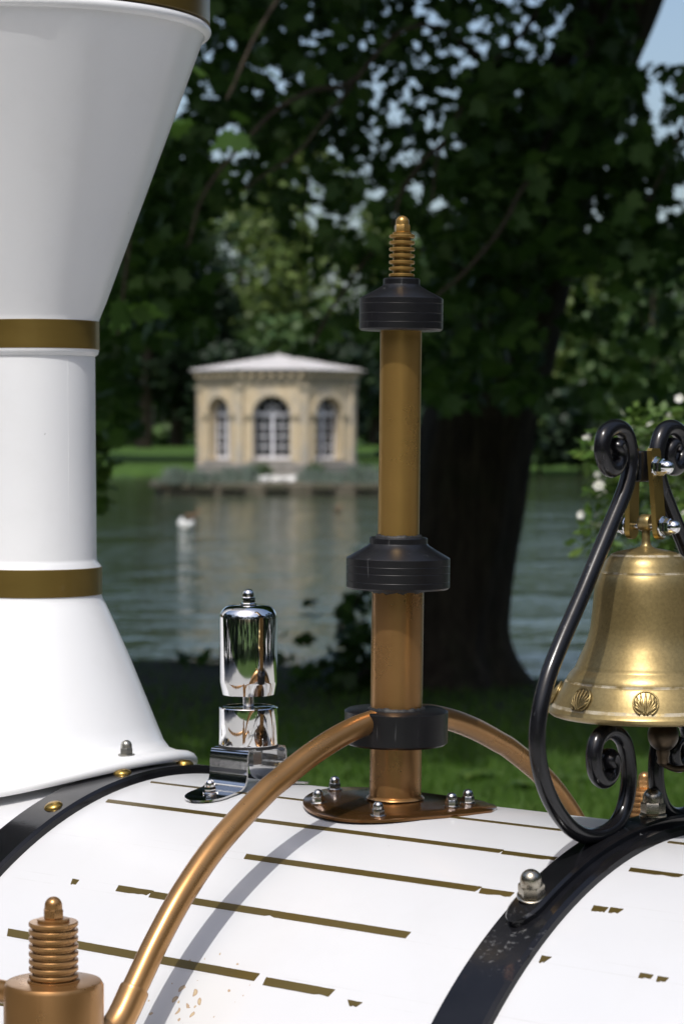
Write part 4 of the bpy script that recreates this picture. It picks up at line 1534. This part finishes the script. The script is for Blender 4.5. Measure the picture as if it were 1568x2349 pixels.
for px_, py_ in ((-.085, .004), (-.054, -.062), (.034, -.074), (.076, -.004), (.073, .030), (-.055, .070)):
    z = .0043 - (RB - math.sqrt(RB * RB - py_ * py_)) * .85
    nut('steel', pole, (px_, py_, z), .0122, (-py_ * 1.6, 0, px_ * 9))
MB().lathe([(.0276, .004), (.031, .0055), (.0295, .0075), (.0276, .0085)], 48).build('weld_bead', M['copper'], pole)

# ---- side pipes, valves
PX0 = .0717
arc = [(-.040, 1.349), (-.070, 1.345), (-.110, 1.3355), (-.151, 1.322), (-.190, 1.306), (-.220, 1.2925), (-.286, 1.254), (-.336, 1.213), (-.373, 1.1735), (-.398, 1.142), (-.412, 1.124)]
for s, lab in ((1, 'copper side pipe arching down towards the viewer'), (-1, 'copper side pipe arching down on the far side')):
    pts = spline([(PX0, y * s, z) for y, z in arc], 70)
    pipe = part(MB().sweep(pts, .0122, n=28, side=(1, 0, 0)), 'side_pipe', M['copper'], loco, 60, lab)
    elb = [(-.404, 1.1335), (-.4135, 1.1205), (-.424, 1.108), (-.437, 1.098), (-.452, 1.0925), (-.475, 1.091)]
    pts = spline([(PX0, y * s, z) for y, z in elb], 40)
    part(MB().sweep(pts, [.0138, .0143] + [.0143] * (len(pts) - 2), n=28, side=(1, 0, 0)), 'elbow', M['copper'], pipe, 60)
    sv = 3.886e-4
    valve = empty('valve', (PX0, s * -.510, 0), 0, loco)
    valve['label'] = 'copper valve body with ringed finial ' + ('on the near side' if s == 1 else 'on the far side')
    part(MB().lathe([(.02, .93), (.0447, .93), (.0447, 1.1555), (.0425, 1.1595), (.040, 1.160), (.01, 1.160)], 72), 'valve_body', M['copper'], valve)
    part(MB().lathe([(.0235, 1.1595), (.0235, 1.1612), (.0222, 1.1618), (.01, 1.1618)], 48), 'washer', M['copper'], valve)
    finial(1.1615, 17.2 * sv, 8, 57 * sv, 48.5 * sv, 10.5 * sv, 'copper', valve, 'copper', 45 * sv, 37 * sv)
    part(MB().sweep([(-.035, 0, 1.141), (-.3, 0, 1.141), (-.7, 0, 1.141)], .0105, n=24), 'feed_pipe', M['copper'], valve, 60)
    pts = spline([(.03, 0, 1.088), (.09, 0, 1.090), (.150, 0, 1.103), (.19, 0, 1.104), (.24, 0, 1.09), (.28, 0, 1.04), (.29, 0, .95)], 40)
    part(MB().sweep(pts, .0125, n=24, side=(0, 1, 0)), 'drain_pipe', M['copper'], valve, 60)

# ---- bell stand on the rear strap
BX, BY = .3855, -.0125
stand = empty('bell_stand', (0, 0, 0), 0, loco)
stand['label'] = 'black wrought iron bell stand with scrolled ends'
# base bar lying along the strap
mb = MB()
nb = 90
x0, x1 = .3675, .4015
for i in range(nb + 1):
    th = -29.5 + 59 * i / nb
    e_ = min(i, nb - i)
    hwid = (x1 - x0) / 2 * math.sqrt(max(.02, 1 - max(0, 1 - e_ / 6.0) ** 2))
    xm = (x0 + x1) / 2
    for x, h in ((xm - hwid, .008), (xm - hwid, .0135), (xm - hwid + .003 * hwid / .017, .0155), (xm + hwid - .003 * hwid / .017, .0155), (xm + hwid, .0135), (xm + hwid, .008)):
        mb.v.append(tuple(surf(x, th, RB + h)))
for i in range(nb):
    for j in range(6):
        mb.f.append((i * 6 + j, i * 6 + (j + 1) % 6, i * 6 + 6 + (j + 1) % 6, i * 6 + 6 + j))
mb.f.append(tuple(range(6))); mb.f.append(tuple(nb * 6 + j for j in range(6)))
part(mb, 'base_bar', M['black_strap'], stand, 30)
SC = [(-.0660, 1.6335), (-.0690, 1.6385), (-.0640, 1.6410), (-.0585, 1.6360), (-.0580, 1.6260), (-.0655, 1.6175), (-.0775, 1.6180), (-.0865, 1.6280), (-.0885, 1.639), (-.083, 1.6505), (-.067, 1.6565), (-.050, 1.6535), (-.040, 1.641), (-.0365, 1.623), (-.044, 1.602), (-.061, 1.578), (-.092, 1.539), (-.122, 1.501), (-.160, 1.455), (-.182, 1.424), (-.195, 1.393), (-.1985, 1.367), (-.192, 1.339), (-.174, 1.310), (-.147, 1.2855), (-.117, 1.2715), (-.087, 1.2685), (-.061, 1.275), (-.045, 1.291), (-.038, 1.315), (-.0415, 1.341), (-.053, 1.3585), (-.075, 1.3665), (-.094, 1.361), (-.1015, 1.345), (-.097, 1.328), (-.084, 1.3195), (-.072, 1.3240), (-.0685, 1.3365), (-.0745, 1.3440), (-.0810, 1.3400), (-.0790, 1.3330)]
for s, lab in ((1, 'near iron scroll'), (-1, 'far iron scroll')):
    P3 = [(BX - .003, BY + s * (y - BY), z) for y, z in SC]
    pts = spline(P3, 260)
    n_ = len(pts)
    ra, rb_ = [], []
    for i in range(n_):
        t = min(i, n_ - 1 - i) / (n_ * .13)
        t = min(1, t)
        ra.append(.0034 + (.0080 - .0034) * t ** .6)
        rb_.append(.0115 + (.0080 - .0115) * t)
    part(MB().sweep(pts, ra, rb_, n=22, side=(1, 0, 0)), 'scroll', M['black'], stand, 60, lab)
# block that joins the two scrolls at the top
part(MB().box(BX - .0105, BX + .0045, BY - .0185, BY + .0185, 1.604, 1.634, .002), 'joint_block', M['black'], stand)
for th in (25.0, -.5, -27):
    nut('nickel', stand, surf(.3845, th, RB + .0152), .0226, (math.radians(th), 0, .5), 'large dull dome nut on the strap')

# ================================================================== THE BELL
# it hangs from the stand on two brass links, so it is a thing of its own
Rz = Matrix.Rotation(-PHI, 4, 'Z')
LM = Matrix.Translation((0, 2.6, 0)) @ Rz
bell = empty('bell', (LM @ Vector((BX, BY, 1.3625))), -PHI)
tag(bell, 'brass bell with shell ornaments hanging in the black scrolled stand', 'bell')
sb = 4.245e-4


def bz(y): return (1.65 + (996.3 - y) * sb) - 1.360


BP = [(0, 1652), (200, 1650), (205, 1650), (214, 1647), (221, 1642), (224.5, 1636), (222, 1631), (215, 1626.5), (211.5, 1620), (208, 1611), (203, 1600), (196, 1587), (188, 1574), (184, 1568.5), (181.5, 1567.5), (181, 1564), (177, 1556), (169, 1546), (163, 1540), (160.5, 1537), (159.5, 1532.5), (157, 1528), (149.5, 1510), (140, 1490), (132.5, 1470), (127.5, 1450), (124, 1425), (121.5, 1400), (118, 1360), (114, 1340), (109, 1325), (105.5, 1319.5), (103, 1318.5), (103, 1316.5), (101.5, 1314), (98, 1303), (93, 1292), (86, 1282.5), (81.5, 1279.5), (80.5, 1278), (79, 1276), (66, 1271), (46, 1267), (26, 1263.5), (15, 1260), (11, 1254), (9.6, 1246), (9.4, 1215)]
prof = [(r * sb, bz(y)) for r, y in BP]
inner = [(3 * sb, bz(1275)), (70 * sb, bz(1290)), (110 * sb, bz(1400)), (140 * sb, bz(1520)), (190 * sb, bz(1610)), (202 * sb, bz(1649))]
body = MB().lathe(inner[:-1] + prof[1:], 128, (0, 0, 0), caps=False)
me = body.mesh('bell_body', M['bell'], 50); fixn(me)
me.polygons.foreach_set('use_smooth', [True] * len(me.polygons)); me.set_sharp_from_angle(angle=math.radians(50))
bb = link('bell_body', me, bell)
# loop eye at the head of the shank
me = MB().lathe([(.0005, -.0062), (.0074, -.0060), (.0084, -.0045), (.0084, .0045), (.0074, .0060), (.0005, .0062)], 32, (0, 0, bz(1205)), RX, caps=False).mesh('eye', M['bell'], 40); fixn(me)
link('eye', me, bell)


# shells: a rim and nine ribs standing proud of the bow
def shell_mesh():
    mb = MB()
    rim = [Vector((.0165 * math.cos(a) * .98, .0165 * math.sin(a), 0)) for a in [math.radians(-62 + 304 * i / 30) for i in range(31)]]
    mb.sweep([(p.x, p.y, .0004) for p in rim], [.0014] * 31, n=8)
    for i in range(9):
        a = math.radians(90 + (i - 4) * 25)
        tipv = Vector((.0148 * math.cos(a), .0148 * math.sin(a) * .96, .0009))
        p0 = Vector((.0016 * (1 if i > 4 else -1 if i < 4 else 0) * -1, -.0130, .0016))
        p1 = p0.lerp(tipv, .55) + Vector((math.cos(a) * .0028, .0, .0016))
        q = spline([tuple(p0), tuple(p1), tuple(tipv)], 10)
        mb.sweep(q, [.0007 + .0013 * math.sin(math.pi * min(.92, (k + .6) / len(q))) for k in range(len(q))], n=8)
    # low cushion
    for_r = [(0.0158, -.0022), (.0150, .0002), (.010, .0010), (.0005, .0014)]
    mb.lathe(for_r, 28, caps=False)
    for sx in (-1, 1):
        mb.lathe([(.0016, 0), (.0018, .0014), (.001, .0026), (.0002, .0028)], 10, (sx * .0022, -.0135, 0))
    me_ = mb.mesh('shell', M['bell'], 50); fixn(me_)
    me_.polygons.foreach_set('use_smooth', [True] * len(me_.polygons))
    return me_


sh = shell_mesh()
ra_, za_ = 196.5 * sb, bz(1587); rb2, zb2 = 208 * sb, bz(1611)
slope = math.atan2(rb2 - ra_, za_ - zb2)
for k in range(8):
    # azimuth in the world, 0 = towards the viewer
    az = math.radians(-7 + 45 * k)
    wd_ = Vector((math.sin(az), -math.cos(az), 0))
    ld = Matrix.Rotation(PHI, 3, 'Z') @ wd_
    rm, zm = 203.0 * sb, bz(1598.5)
    nrm_ = (ld * math.cos(slope) + Vector((0, 0, math.sin(slope)))).normalized()
    xx = Vector((0, 0, 1)).cross(ld).normalized()
    yy_ = nrm_.cross(xx)
    R3 = Matrix((xx, yy_, nrm_)).transposed()
    link('shell', sh, bb, ld * (rm + .0004) + Vector((0, 0, zm)), R3, .72)
# links
for s, xa, xb in ((1, .0080, .0155), (-1, -.0150, -.0165)):
    mb = MB()
    hz0, hz1 = bz(1243), bz(1034)
    tk = .0026
    prof_y = []
    N = 10
    for i in range(N + 1):
        a = math.pi * i / N
        prof_y.append((-.0088 * math.cos(a), hz0 + .0088 - .0088 * math.sin(a)))
    poly = [(-.0088, hz1 - .002), (-.0068, hz1)] if False else []
    outl = prof_y + [(.0088, hz1 - .0025), (.0065, hz1), (-.0065, hz1), (-.0088, hz1 - .0025)]
    for t in (-1, 1):
        for y, z in outl:
            f_ = (z - hz0) / (hz1 - hz0)
            mb.v.append((xb + (xa - xb) * f_ + t * tk, y, z))
    n_ = len(outl)
    mb.f += [(k, (k + 1) % n_, n_ + (k + 1) % n_, n_ + k) for k in range(n_)] + [tuple(range(n_)), tuple(range(n_, 2 * n_))]
    me = mb.mesh('link_plate', M['brass'], 30); fixn(me)
    link('link_plate', me, bell)
    for yy0, xoff in ((1077, xa + s * tk if s > 0 else xa - tk), (1213, xb + s * tk)):
        link('cap_nut', NUT['chrome'], bell, (xoff + s * .0002, 0, bz(yy0)), (0, s * math.pi / 2, 0), .0152)
for yy0 in (1077, 1213):
    me = MB().lathe([(.004, -.022), (.004, .022)], 16, (0, 0, bz(yy0)), RX).mesh('bolt', M['steel'], 40); fixn(me)
    link('bolt', me, bell)
# clapper, a ball with a stub and pull hook
cl = Matrix.Rotation(PHI, 3, 'Z') @ Vector((43 * sb, .006, 0))
mb = MB()
rcl = 36 * sb
pr = [(.0005, bz(1766)), (.004, bz(1765)), (.0062, bz(1758)), (.0055, bz(1748)), (.0068, bz(1738))]
for i in range(2, 17):
    a = -math.pi / 2 + math.pi * (i + .5) / 17.5
    pr.append((rcl * math.cos(a), bz(1695) + rcl * math.sin(a) * 1.06))
pr += [(.0055, bz(1655)), (.005, bz(1500)), (.0045, bz(1300))]
me = MB().lathe(pr, 40, (cl.x, cl.y, 0)).mesh('clapper', M['nickel'], 50)
M['clapper'] = mat_metal('dark_iron_clapper', (.035, .026, .018), (.11, .08, .05), (.30, .45), .85, scale=26, scratch=False)
me.materials[0] = M['clapper']; fixn(me)
clap = link('clapper', me, bell)
me = MB().sweep(spline([(cl.x, cl.y, bz(1762)), (cl.x + .012, cl.y + .004, bz(1772)), (cl.x + .028, cl.y + .008, bz(1766)), (cl.x + .06, cl.y + .012, bz(1752))], 16), .0032, n=10).mesh('pull_hook', M['clapper'], 60)
link('pull_hook', me, clap)
